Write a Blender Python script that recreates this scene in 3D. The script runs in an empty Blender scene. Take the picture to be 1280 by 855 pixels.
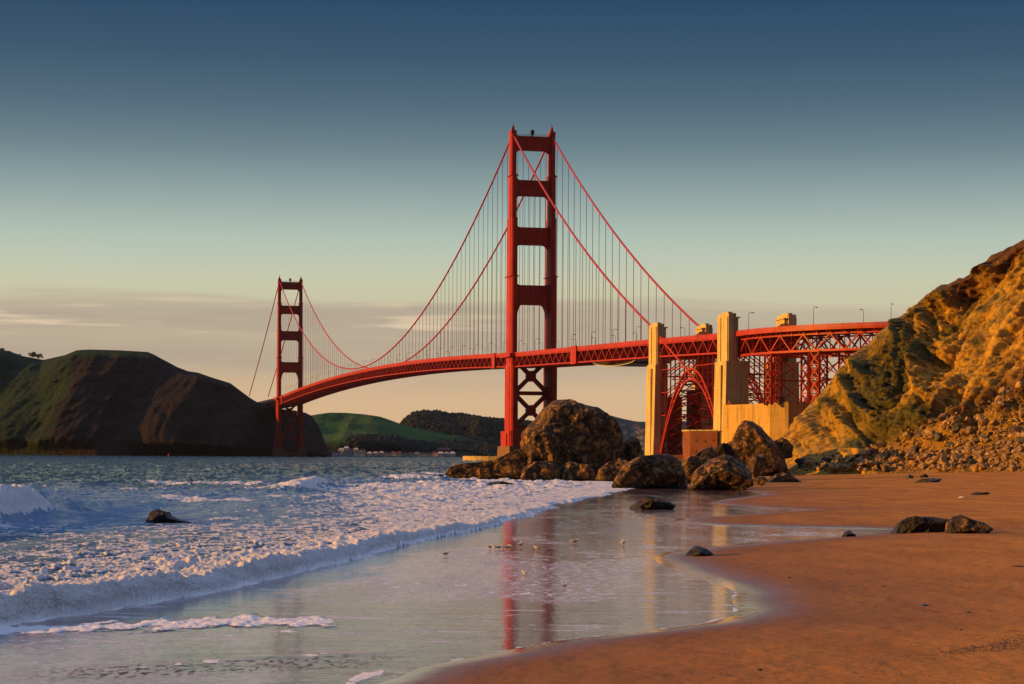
import bpy, bmesh, math, random
import numpy as np
from mathutils import Vector, Matrix

random.seed(7)
SC = bpy.context.scene
COL = SC.collection
R = math.radians

# ------------------------------------------------------------------ camera
F = 2640.0            # focal length in pixels of the 1280 wide photograph
HC = 5.0              # height of the camera over the water
HZ = 568.0            # row of the horizon
ROLL = R(0.35)
cam_d = bpy.data.cameras.new('camera')
cam = bpy.data.objects.new('camera', cam_d)
COL.objects.link(cam)
cam_d.sensor_width = 36.0
cam_d.lens = F * 36.0 / 1280.0
cam_d.shift_y = (HZ - 427.5) / 1280.0
cam_d.clip_start = 0.5
cam_d.clip_end = 60000.0
cam.matrix_world = Matrix.Translation((0, 0, HC)) @ Matrix.Rotation(R(90), 4, 'X') @ Matrix.Rotation(ROLL, 4, 'Z')
SC.camera = cam

# ------------------------------------------------------------------ light
SUN_EL, SUN_AZ = R(11), R(2.0)           # azimuth: turned from -X towards the camera side
sdir = Vector((-math.cos(SUN_EL) * math.cos(SUN_AZ), -math.cos(SUN_EL) * math.sin(SUN_AZ), math.sin(SUN_EL)))
sun_d = bpy.data.lights.new('sun', 'SUN')
sun_d.energy = 5.0
sun_d.angle = R(0.53)
sun_d.color = (1.0, 0.45, 0.06)
sun = bpy.data.objects.new('sun', sun_d)
COL.objects.link(sun)
sun.rotation_euler = sdir.to_track_quat('Z', 'Y').to_euler()

world = bpy.data.worlds.new('World')
SC.world = world
world.use_nodes = True
wn = world.node_tree
wn.nodes.clear()
def wnode(t, **k):
    n = wn.nodes.new(t)
    for a, b in k.items():
        setattr(n, a, b)
    return n
sky = wnode('ShaderNodeTexSky', sky_type='NISHITA', sun_disc=False)
sky.sun_elevation = SUN_EL
# NISHITA: rotation 0 puts the sun at +Y, turning clockwise seen from above
sky.sun_rotation = math.atan2(sdir.x, sdir.y)
sky.air_density = 1.0
sky.dust_density = 1.5
bg = wnode('ShaderNodeBackground')
bg.inputs['Strength'].default_value = 0.1
wo = wnode('ShaderNodeOutputWorld')
tc = wnode('ShaderNodeTexCoord')
sep = wnode('ShaderNodeSeparateXYZ')
wn.links.new(tc.outputs['Generated'], sep.inputs[0])
def wmath(op, a, b=None, c=None):
    n = wnode('ShaderNodeMath', operation=op)
    for i, s in enumerate((a, b, c)):
        if s is None: continue
        if isinstance(s, (int, float)): n.inputs[i].default_value = s
        else: wn.links.new(s, n.inputs[i])
    return n.outputs[0]
def srgb(r, g, b):
    f = lambda c: c / 12.92 if c <= 0.04045 else ((c + 0.055) / 1.055) ** 2.4
    return (f(r / 255), f(g / 255), f(b / 255))
ramp = wnode('ShaderNodeValToRGB')
wn.links.new(wmath('DIVIDE', sep.outputs['Z'], 1.0), ramp.inputs[0])
# elevation of the evening sky: (sin of elevation, colour)
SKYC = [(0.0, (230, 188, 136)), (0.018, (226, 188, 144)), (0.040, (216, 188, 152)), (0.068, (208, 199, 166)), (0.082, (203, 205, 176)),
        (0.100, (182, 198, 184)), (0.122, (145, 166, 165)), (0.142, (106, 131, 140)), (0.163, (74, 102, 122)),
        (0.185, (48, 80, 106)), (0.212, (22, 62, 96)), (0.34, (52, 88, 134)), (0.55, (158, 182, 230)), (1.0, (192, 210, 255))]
els = ramp.color_ramp.elements
while len(els) > 1: els.remove(els[-1])
for i, (p, c) in enumerate(SKYC):
    e = els[0] if i == 0 else els.new(p)
    e.position = p
    e.color = (*srgb(*c), 1)
# thin mauve cloud bank low over the horizon
comb = wnode('ShaderNodeCombineXYZ')
wn.links.new(wmath('MULTIPLY', sep.outputs['X'], 5.0), comb.inputs[0])
wn.links.new(wmath('MULTIPLY', sep.outputs['Y'], 1.0), comb.inputs[1])
wn.links.new(wmath('MULTIPLY', sep.outputs['Z'], 60.0), comb.inputs[2])
nz = wnode('ShaderNodeTexNoise'); nz.inputs['Scale'].default_value = 1.6; nz.inputs['Detail'].default_value = 5
wn.links.new(comb.outputs[0], nz.inputs['Vector'])
comb2 = wnode('ShaderNodeCombineXYZ')
wn.links.new(wmath('MULTIPLY', sep.outputs['X'], 14.0), comb2.inputs[0])
wn.links.new(wmath('MULTIPLY', sep.outputs['Y'], 2.0), comb2.inputs[1])
wn.links.new(wmath('MULTIPLY', sep.outputs['Z'], 190.0), comb2.inputs[2])
nz2 = wnode('ShaderNodeTexNoise'); nz2.inputs['Scale'].default_value = 1.0; nz2.inputs['Detail'].default_value = 4
wn.links.new(comb2.outputs[0], nz2.inputs['Vector'])
nz3_ = wnode('ShaderNodeTexNoise'); nz3_.inputs['Scale'].default_value = 0.7; nz3_.inputs['Detail'].default_value = 4; wn.links.new(comb2.outputs[0], nz3_.inputs['Vector']); nz3 = nz3_.outputs[0]
def wsmooth(x, a, b):
    n = wnode('ShaderNodeMapRange', interpolation_type='SMOOTHSTEP')
    wn.links.new(x, n.inputs[0])
    n.inputs[1].default_value = a; n.inputs[2].default_value = b
    return n.outputs[0]
zz = wmath('ADD', sep.outputs['Z'], wmath('MULTIPLY', wmath('SUBTRACT', nz.outputs[0], 0.5), 0.020))
zz = wmath('ADD', zz, wmath('MULTIPLY', sep.outputs['X'], -0.009))
band = wmath('MULTIPLY', wsmooth(zz, 0.0742, 0.0670), wsmooth(zz, 0.026, 0.050))
mix = wnode('ShaderNodeMixRGB'); mix.inputs[2].default_value = (*srgb(180, 163, 146), 1)
wn.links.new(wmath('MULTIPLY', band, wmath('MULTIPLY', wmath('ADD', 0.34, wmath('MULTIPLY', nz3, 0.85)), wmath('SUBTRACT', 1.0, wmath('MULTIPLY', wsmooth(sep.outputs['X'], 0.0, 0.22), 0.40)))), mix.inputs[0]); wn.links.new(ramp.outputs[0], mix.inputs[1])
wisp = wmath('MULTIPLY', wsmooth(nz2.outputs[0], 0.52, 0.70), wmath('MULTIPLY', wsmooth(sep.outputs['Z'], 0.050, 0.060), wsmooth(sep.outputs['Z'], 0.076, 0.066)))
mix2 = wnode('ShaderNodeMixRGB'); mix2.inputs[2].default_value = (*srgb(232, 208, 176), 1)
wn.links.new(wmath('MULTIPLY', wisp, wmath('MULTIPLY', wsmooth(sep.outputs['X'], 0.10, -0.08), 0.95)), mix2.inputs[0]); wn.links.new(mix.outputs[0], mix2.inputs[1])
vs = wnode('ShaderNodeVectorMath', operation='SCALE'); vs.inputs[3].default_value = 8.1
wn.links.new(mix2.outputs[0], vs.inputs[0])
mix3 = wnode('ShaderNodeMixRGB'); mix3.inputs[0].default_value = 0.93
wn.links.new(sky.outputs[0], mix3.inputs[1]); wn.links.new(vs.outputs[0], mix3.inputs[2])
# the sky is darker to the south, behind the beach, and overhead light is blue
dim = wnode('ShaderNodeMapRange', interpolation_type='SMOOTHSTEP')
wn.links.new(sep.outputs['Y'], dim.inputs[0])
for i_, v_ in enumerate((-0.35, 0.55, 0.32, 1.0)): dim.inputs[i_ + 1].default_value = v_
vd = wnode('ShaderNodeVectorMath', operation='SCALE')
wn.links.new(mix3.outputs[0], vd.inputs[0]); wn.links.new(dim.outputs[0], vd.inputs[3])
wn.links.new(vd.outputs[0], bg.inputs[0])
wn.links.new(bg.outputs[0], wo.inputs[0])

SC.view_settings.view_transform = 'Standard'
SC.view_settings.look = 'None'
SC.view_settings.exposure = 0.3
SC.view_settings.gamma = 1.0
SC.view_settings.use_curve_mapping = False
SC.render.engine = 'CYCLES'
SC.cycles.max_bounces = 5
SC.cycles.diffuse_bounces = 2
SC.cycles.glossy_bounces = 3
SC.cycles.transmission_bounces = 2
SC.cycles.use_denoising = True

# ------------------------------------------------------------------ photograph geometry
CR, SR = math.cos(ROLL), math.sin(ROLL)
def uv(p, q):
    du, dv = p - 640.0, q - HZ
    return 640 + du * CR + dv * SR, HZ - du * SR + dv * CR
def W(p, q, Y):
    """point of the place seen at (p, q) of the photograph, Y metres in front of the camera"""
    u, v = uv(p, q)
    return Vector(((u - 640) / F * Y, Y, HC - (v - HZ) / F * Y))

# ------------------------------------------------------------------ noise
_rng = np.random.RandomState(11)
_PT = np.concatenate([_rng.permutation(4096)] * 3)
_G3 = _rng.normal(size=(4096, 3)); _G3 /= np.linalg.norm(_G3, axis=1)[:, None]
def pnoise(x, y, z=None):
    x = np.asarray(x, float); y = np.asarray(y, float)
    z = np.zeros_like(x) if z is None else np.asarray(z, float)
    xi, yi, zi = np.floor(x), np.floor(y), np.floor(z)
    fx, fy, fz = x - xi, y - yi, z - zi
    xi = xi.astype(np.int64) & 4095; yi = yi.astype(np.int64) & 4095; zi = zi.astype(np.int64) & 4095
    s = lambda t: t * t * t * (t * (t * 6 - 15) + 10)
    sx, sy, sz = s(fx), s(fy), s(fz)
    out = 0
    for dx in (0, 1):
        for dy in (0, 1):
            for dz in (0, 1):
                h = _PT[_PT[_PT[(xi + dx) & 4095] + ((yi + dy) & 4095)] + ((zi + dz) & 4095)]
                g = _G3[h]
                d = g[..., 0] * (fx - dx) + g[..., 1] * (fy - dy) + g[..., 2] * (fz - dz)
                out = out + d * (sx if dx else 1 - sx) * (sy if dy else 1 - sy) * (sz if dz else 1 - sz)
    return out * 1.5
def fbm(x, y, z=None, o=4, gain=0.5):
    t = 0; a = 1; n = 0
    for i in range(o):
        k = 2.03 ** i
        t = t + a * pnoise(x * k + 17.1 * i, y * k + 5.3 * i, None if z is None else z * k + 3.7 * i)
        n += a; a *= gain
    return t / n
def ridged(x, y, z=None, o=4):
    t = 0; a = 1; n = 0
    for i in range(o):
        k = 2.1 ** i
        t = t + a * (1 - 2.2 * np.abs(pnoise(x * k + 9.1 * i, y * k + 2.3 * i, None if z is None else z * k + 7.7 * i)))
        n += a; a *= 0.5
    return t / n
def sstep(x, a, b):
    t = np.clip((x - a) / (b - a), 0, 1)
    return t * t * (3 - 2 * t)

# ------------------------------------------------------------------ tags and mesh helpers
def tag(o, label=None, cat=None, group=None, kind=None):
    if label: o['label'] = label
    if cat: o['category'] = cat
    if group: o['group'] = group
    if kind: o['kind'] = kind
    return o
def empty(name, loc, label=None, cat=None, group=None):
    o = bpy.data.objects.new(name, None)
    COL.objects.link(o)
    o.location = loc
    return tag(o, label, cat, group)
def link_mesh(name, me, mat=None, parent=None, smooth=False):
    if mat is not None:
        me.materials.append(mat)
    if smooth:
        me.polygons.foreach_set('use_smooth', np.ones(len(me.polygons), bool))
    o = bpy.data.objects.new(name, me)
    COL.objects.link(o)
    if parent is not None:
        o.parent = parent
        # meshes are written in world coordinates: undo the parents' offsets
        off = Vector((0, 0, 0)); p = parent
        while p is not None:
            off += p.location; p = p.parent
        o.location = -off
    return o
def np_mesh(name, co, faces, attrs=None):
    me = bpy.data.meshes.new(name)
    co = np.asarray(co, np.float32).reshape(-1, 3)
    faces = np.asarray(faces, np.int32)
    n, k = faces.shape
    me.vertices.add(len(co)); me.vertices.foreach_set('co', co.ravel())
    me.loops.add(n * k); me.loops.foreach_set('vertex_index', faces.ravel())
    me.polygons.add(n)
    me.polygons.foreach_set('loop_start', np.arange(0, n * k, k, dtype=np.int32))
    for a, v in (attrs or {}).items():
        at = me.attributes.new(a, 'FLOAT', 'POINT')
        at.data.foreach_set('value', np.asarray(v, np.float32).ravel())
    me.update(calc_edges=True); me.validate()
    return me
def grid_faces(nr, nc, flip=False):
    i = np.arange(nr * nc).reshape(nr, nc)
    a, b, c, d = i[:-1, :-1].ravel(), i[:-1, 1:].ravel(), i[1:, 1:].ravel(), i[1:, :-1].ravel()
    return np.stack([a, d, c, b] if flip else [a, b, c, d], 1)

class MB:
    def __init__(s): s.v = []; s.f = []
    def add(s, vs, fs):
        n = len(s.v); s.v += [tuple(p) for p in vs]; s.f += [tuple(i + n for i in f) for f in fs]
    def hexa(s, a, b):
        """a, b: two loops of equal length, closed into a prism"""
        n = len(a)
        s.add(list(a) + list(b), [tuple(range(n))[::-1], tuple(range(n, 2 * n))] + [(i, (i + 1) % n, (i + 1) % n + n, i + n) for i in range(n)])
    def bar(s, p, q, w, h=None, up=Vector((0, 0, 1))):
        p, q = Vector(p), Vector(q); h = w if h is None else h
        d = (q - p)
        if d.length < 1e-6: return
        d.normalize()
        if abs(d.dot(up)) > 0.99: up = Vector((1, 0, 0)) if abs(d.x) < 0.9 else Vector((0, 1, 0))
        x = d.cross(up).normalized() * (w / 2); y = x.cross(d).normalized() * (h / 2)
        o = [x + y, -x + y, -x - y, x - y]
        s.hexa([p + k for k in o], [q + k for k in o])
    def tube(s, pts, r, n=6):
        pts = [Vector(p) for p in pts]; rings = []
        rs = r if isinstance(r, (list, tuple)) else [r] * len(pts)
        for i, p in enumerate(pts):
            d = (pts[min(i + 1, len(pts) - 1)] - pts[max(i - 1, 0)]).normalized()
            up = Vector((0, 0, 1)) if abs(d.z) < 0.95 else Vector((1, 0, 0))
            x = d.cross(up).normalized(); y = x.cross(d).normalized()
            rings.append([p + (x * math.cos(2 * math.pi * k / n) + y * math.sin(2 * math.pi * k / n)) * rs[i] for k in range(n)])
        base = len(s.v)
        for rg in rings: s.v += [tuple(p) for p in rg]
        for i in range(len(rings) - 1):
            for k in range(n):
                a = base + i * n + k; b = base + i * n + (k + 1) % n
                s.f.append((a, b, b + n, a + n))
        s.f.append(tuple(base + k for k in range(n))[::-1]); s.f.append(tuple(base + (len(rings) - 1) * n + k for k in range(n)))
    def box(s, c, d):
        x, y, z = d[0] / 2, d[1] / 2, d[2] / 2; c = Vector(c)
        a = [c + Vector(k) for k in ((-x, -y, -z), (x, -y, -z), (x, y, -z), (-x, y, -z))]
        s.hexa(a, [p + Vector((0, 0, 2 * z)) for p in a])
    def build(s, name, mat, parent=None, smooth=False):
        me = bpy.data.meshes.new(name); me.from_pydata(s.v, [], s.f); me.update()
        bm = bmesh.new(); bm.from_mesh(me); bmesh.ops.recalc_face_normals(bm, faces=bm.faces); bm.to_mesh(me); bm.free()
        return link_mesh(name, me, mat, parent, smooth)

# ------------------------------------------------------------------ materials
class MT:
    def __init__(s, name, rough=0.8, spec=0.4):
        s.m = bpy.data.materials.new(name); s.m.use_nodes = True
        s.t = s.m.node_tree; s.b = s.t.nodes['Principled BSDF']
        s.b.inputs['Roughness'].default_value = rough
        s.b.inputs['Specular IOR Level'].default_value = spec
    def n(s, t, **k):
        n = s.t.nodes.new(t)
        for a, b in k.items(): setattr(n, a, b)
        return n
    def l(s, a, b): s.t.links.new(a, b)
    def coord(s, scale=(1, 1, 1), obj=False):
        if obj: c = s.n('ShaderNodeTexCoord').outputs['Object']
        else: c = s.n('ShaderNodeNewGeometry').outputs['Position']
        m = s.n('ShaderNodeMapping'); m.inputs['Scale'].default_value = scale
        s.l(c, m.inputs[0]); return m.outputs[0]
    def noise(s, scale, detail=5, rough=0.55, vec=None, sc=(1, 1, 1), dist=0.0):
        n = s.n('ShaderNodeTexNoise'); n.inputs['Scale'].default_value = scale; n.inputs['Detail'].default_value = detail
        n.inputs['Roughness'].default_value = rough; n.inputs['Distortion'].default_value = dist
        s.l(vec or s.coord(sc), n.inputs['Vector']); return n.outputs['Fac']
    def ramp(s, fac, stops, interp='LINEAR'):
        r = s.n('ShaderNodeValToRGB'); r.color_ramp.interpolation = interp
        e = r.color_ramp.elements
        while len(e) > 1: e.remove(e[-1])
        for i, (p, c) in enumerate(stops):
            k = e[0] if i == 0 else e.new(p)
            k.position = p; k.color = (*c, 1) if len(c) == 3 else c
        s.l(fac, r.inputs[0]); return r.outputs[0]
    def mixc(s, fac, a, b, mode='MIX'):
        m = s.n('ShaderNodeMixRGB', blend_type=mode)
        for i, k in enumerate((fac, a, b)):
            if isinstance(k, (int, float)): m.inputs[i].default_value = k
            elif isinstance(k, tuple): m.inputs[i].default_value = (*k, 1)
            else: s.l(k, m.inputs[i])
        return m.outputs[0]
    def math(s, op, a, b=None, c=None):
        m = s.n('ShaderNodeMath', operation=op)
        for i, k in enumerate((a, b, c)):
            if k is None: continue
            if isinstance(k, (int, float)): m.inputs[i].default_value = k
            else: s.l(k, m.inputs[i])
        return m.outputs[0]
    def mr(s, x, a, b, c=0.0, d=1.0):
        m = s.n('ShaderNodeMapRange', interpolation_type='SMOOTHSTEP'); s.l(x, m.inputs[0])
        for i, k in enumerate((a, b, c, d)): m.inputs[i + 1].default_value = k
        return m.outputs[0]
    def attr(s, name): return s.n('ShaderNodeAttribute', attribute_name=name).outputs['Fac']
    def col(s, c):
        if isinstance(c, tuple): s.b.inputs['Base Color'].default_value = (*c, 1)
        else: s.l(c, s.b.inputs['Base Color'])
        return s
    def rough(s, r): s.l(r, s.b.inputs['Roughness']); return s
    def bump(s, h, strength=0.5, dist=0.1, prev=None):
        b = s.n('ShaderNodeBump'); b.inputs['Distance'].default_value = dist
        if isinstance(strength, (int, float)): b.inputs['Strength'].default_value = strength
        else: s.l(strength, b.inputs['Strength'])
        s.l(h, b.inputs['Height'])
        if prev is not None: s.l(prev, b.inputs['Normal'])
        s.l(b.outputs[0], s.b.inputs['Normal']); return b.outputs[0]

def paint():
    k = MT('orange bridge paint', 0.5, 0.3)
    n = k.noise(0.12, 4); n2 = k.noise(0.5, 6, sc=(1, 1, 0.15))
    c = k.ramp(n, [(0.35, (0.34, 0.020, 0.008)), (0.65, (0.45, 0.034, 0.010))])
    c = k.mixc(k.mr(n2, 0.55, 0.75, 0, 0.45), c, (0.24, 0.020, 0.010))
    k.col(c); return k.m
def concrete(name, a=(0.46, 0.36, 0.19), b=(0.34, 0.25, 0.13)):
    k = MT(name, 0.9, 0.2)
    c = k.ramp(k.noise(0.25, 6), [(0.35, a), (0.7, b)])
    st = k.noise(0.6, 6, sc=(1, 1, 0.06)); c = k.mixc(k.mr(st, 0.46, 0.72, 0, 0.62), c, (0.17, 0.12, 0.08))
    z = k.n('ShaderNodeSeparateXYZ'); k.l(k.coord(), z.inputs[0])
    j = k.math('FRACT', k.math('MULTIPLY', z.outputs[2], 0.33)); c = k.mixc(k.mr(j, 0.06, 0.0, 0, 0.35), c, (0.12, 0.09, 0.07))
    k.col(c); k.bump(k.noise(1.5, 6), 0.3, 0.2); return k.m
def brick():
    k = MT('dark fort brick', 0.9, 0.2)
    t = k.n('ShaderNodeTexBrick'); t.inputs['Scale'].default_value = 0.9
    t.inputs['Color1'].default_value = (0.26, 0.085, 0.045, 1); t.inputs['Color2'].default_value = (0.20, 0.065, 0.035, 1)
    t.inputs['Mortar'].default_value = (0.2, 0.13, 0.1, 1); t.inputs['Mortar Size'].default_value = 0.01
    m = k.n('ShaderNodeMapping'); m.inputs['Rotation'].default_value = (R(90), 0, 0); k.l(k.coord(), m.inputs[0]); k.l(m.outputs[0], t.inputs['Vector'])
    c = k.mixc(k.mr(k.noise(0.2, 5), 0.4, 0.7, 0, 0.5), t.outputs[0], (0.10, 0.045, 0.03))
    k.col(c); return k.m
def rock(name, dark, mid, ochre, sc=1.0, wet=True, oc=0.56):
    k = MT(name, 0.75, 0.3)
    P = k.coord(obj=True)
    n1 = k.noise(0.35 * sc, 8, 0.62, vec=P); n2 = k.noise(0.85 * sc, 8, 0.6, vec=P, dist=0.8); n3 = k.noise(5 * sc, 6, 0.6, vec=P)
    c = k.ramp(n1, [(0.38, dark), (0.6, mid)])
    c = k.mixc(k.mr(n2, oc - 0.06, oc + 0.1), c, ochre)
    c = k.mixc(k.mr(n3, 0.5, 0.75, 0, 0.25), c, tuple(x * 0.35 for x in dark))
    if wet:      # the tide line: wet and weedy near the water
        z = k.n('ShaderNodeSeparateXYZ'); k.l(k.coord(), z.inputs[0])
        zz = k.math('ADD', z.outputs[2], k.math('MULTIPLY', n2, 1.2))
        w = k.mr(zz, 1.7, 0.9)
        c = k.mixc(w, c, (0.022, 0.018, 0.013))
        k.rough(k.math('SUBTRACT', 0.8, k.math('MULTIPLY', w, 0.5)))
    wv = k.n('ShaderNodeVectorMath', operation='ADD'); k.l(P, wv.inputs[0])
    wc = k.n('ShaderNodeTexNoise'); wc.inputs['Scale'].default_value = 0.5 * sc; wc.inputs['Detail'].default_value = 5; k.l(P, wc.inputs['Vector'])
    ws = k.n('ShaderNodeVectorMath', operation='SCALE'); ws.inputs[3].default_value = 2.4 / sc; k.l(wc.outputs['Color'], ws.inputs[0]); k.l(ws.outputs[0], wv.inputs[1])
    vo = k.n('ShaderNodeTexVoronoi', feature='DISTANCE_TO_EDGE'); vo.inputs['Scale'].default_value = 0.34 * sc; k.l(wv.outputs[0], vo.inputs['Vector'])
    crk = k.mr(vo.outputs['Distance'], 0.0, 0.075)
    c = k.mixc(k.math('MULTIPLY', k.math('SUBTRACT', 1.0, crk), 0.45), c, tuple(x * 0.25 for x in dark))
    k.col(c)
    b = k.bump(crk, 0.6, 0.35 / sc); b = k.bump(n1, 0.9, 1.4 / sc, b); b = k.bump(n2, 0.9, 0.5 / sc, b); k.bump(n3, 0.5, 0.10 / sc, b)
    return k.m
def plain(name, c, rough=0.7, var=0.2, sc=1.0, spec=0.3):
    k = MT(name, rough, spec)
    k.col(k.ramp(k.noise(sc, 5), [(0.3, tuple(x * (1 - var) for x in c)), (0.7, tuple(min(1, x * (1 + var)) for x in c))]))
    return k.m
M = dict(paint=paint(), concrete=concrete('weathered concrete'), wall=concrete('pale sea wall concrete', (0.66, 0.53, 0.24), (0.55, 0.42, 0.18)), pier=concrete('shadowed pier concrete', (0.24, 0.13, 0.07), (0.17, 0.09, 0.05)), goldwall=concrete('sea wall render', (0.66, 0.44, 0.13), (0.54, 0.34, 0.09)),  # pier: darkened to carry the hill's shadow in its colour
         brick=brick(), rock=rock('dark beach rock', (0.016, 0.012, 0.008), (0.10, 0.058, 0.024), (0.40, 0.20, 0.06), oc=0.53),
         ochrerock=rock('ochre beach rock', (0.06, 0.04, 0.025), (0.17, 0.10, 0.045), (0.30, 0.18, 0.07), wet=False),
         rubble=rock('scree stone', (0.19, 0.11, 0.05), (0.42, 0.25, 0.09), (0.60, 0.38, 0.14), sc=1.5, wet=False, oc=0.5),
         greystone=rock('grey scree stone', (0.05, 0.055, 0.05), (0.10, 0.10, 0.085), (0.16, 0.15, 0.11), sc=1.5, wet=False),
         blackrock=rock('black surf rock', (0.012, 0.010, 0.009), (0.028, 0.022, 0.018), (0.06, 0.04, 0.025), sc=2),
         white=plain('white clapboard', (0.62, 0.60, 0.56)), roofred=plain('red roof', (0.22, 0.05, 0.04)), cream=plain('cream render', (0.55, 0.42, 0.26)),
         dark=plain('dark steel', (0.02, 0.018, 0.016)), buoy=plain('red buoy paint', (0.55, 0.02, 0.02)), grey=plain('grey canvas', (0.5, 0.5, 0.48)),
         glass=plain('dark window glass', (0.03, 0.035, 0.04), 0.15))

# ================================================================== the sea
def line_world(pts, z=0.0):
    """photograph polyline lying on the level z -> arrays Y, x sorted by Y"""
    a = []
    for p, q in pts:
        u, v = uv(p, q); Y = (HC - z) * F / (v - HZ); a.append((Y, (u - 640) / F * Y))
    a.sort(); return np.array([k[0] for k in a]), np.array([k[1] for k in a])

FRONT = line_world([(-260, 830), (-120, 800), (0, 782), (100, 768), (200, 750), (300, 733), (400, 708), (450, 697), (520, 678), (600, 661), (645, 648), (700, 630), (760, 617), (800, 610)])
SHORE = [(2200, -200), (1300, 60), (900, 380), (855, 470), (848, 495), (835, 525), (822, 590), (810, 650), (800, 705), (790, 800), (780, 880), (770, 918), (762, 924), (752, 915), (742, 925), (733, 905), (722, 872),
         (712, 842), (703, 822), (696, 815), (690, 835), (684, 880), (677, 960), (670, 1050), (664, 1140), (660, 1060), (656, 880), (652, 838), (648, 850), (643, 925), (638, 1000), (634, 930), (629, 876), (624, 900), (618, 950), (613, 915),
         (608, 868), (600, 862), (590, 870), (583, 900), (578, 940)]     # (row, end of the water film)
_sv = np.array(sorted([(uv(p, q)[1], uv(p, q)[0]) for q, p in SHORE]))
def shore_u(v):
    k = np.interp(v, _sv[:, 0], _sv[:, 1])
    return k
def beach_z(u, v, Y):
    dm = (u - shore_u(v)) * Y / F
    x = (u - 640) / F * Y
    up = 0.22 * (1 - np.exp(-np.maximum(dm, 0) / 9)) + 0.011 * np.maximum(dm, 0)
    up = up + 0.020 * np.maximum(dm - 22, 0)
    z = np.where(dm > 0, up, dm * 0.03)
    und = fbm(x * 0.06, Y * 0.03, o=3) * 0.17 + fbm(x * 0.5, Y * 0.25, o=3) * 0.015
    return np.clip(z + und * sstep(dm, 0.3, 6), -0.5, 9), dm
def on_beach(p, q, water=False):
    """the point of beach (or water) seen at (p, q)"""
    u, v = uv(p, q); z = 0.0
    for _ in range(9):
        Y = (HC - z) * F / (v - HZ); vv = HZ + HC * F / Y
        if not water: z = 0.5 * z + 0.5 * max(0.0, float(beach_z(np.array([u]), np.array([vv]), np.array([Y]))[0][0]))
    return Vector(((u - 640) / F * Y, Y, z))

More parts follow.
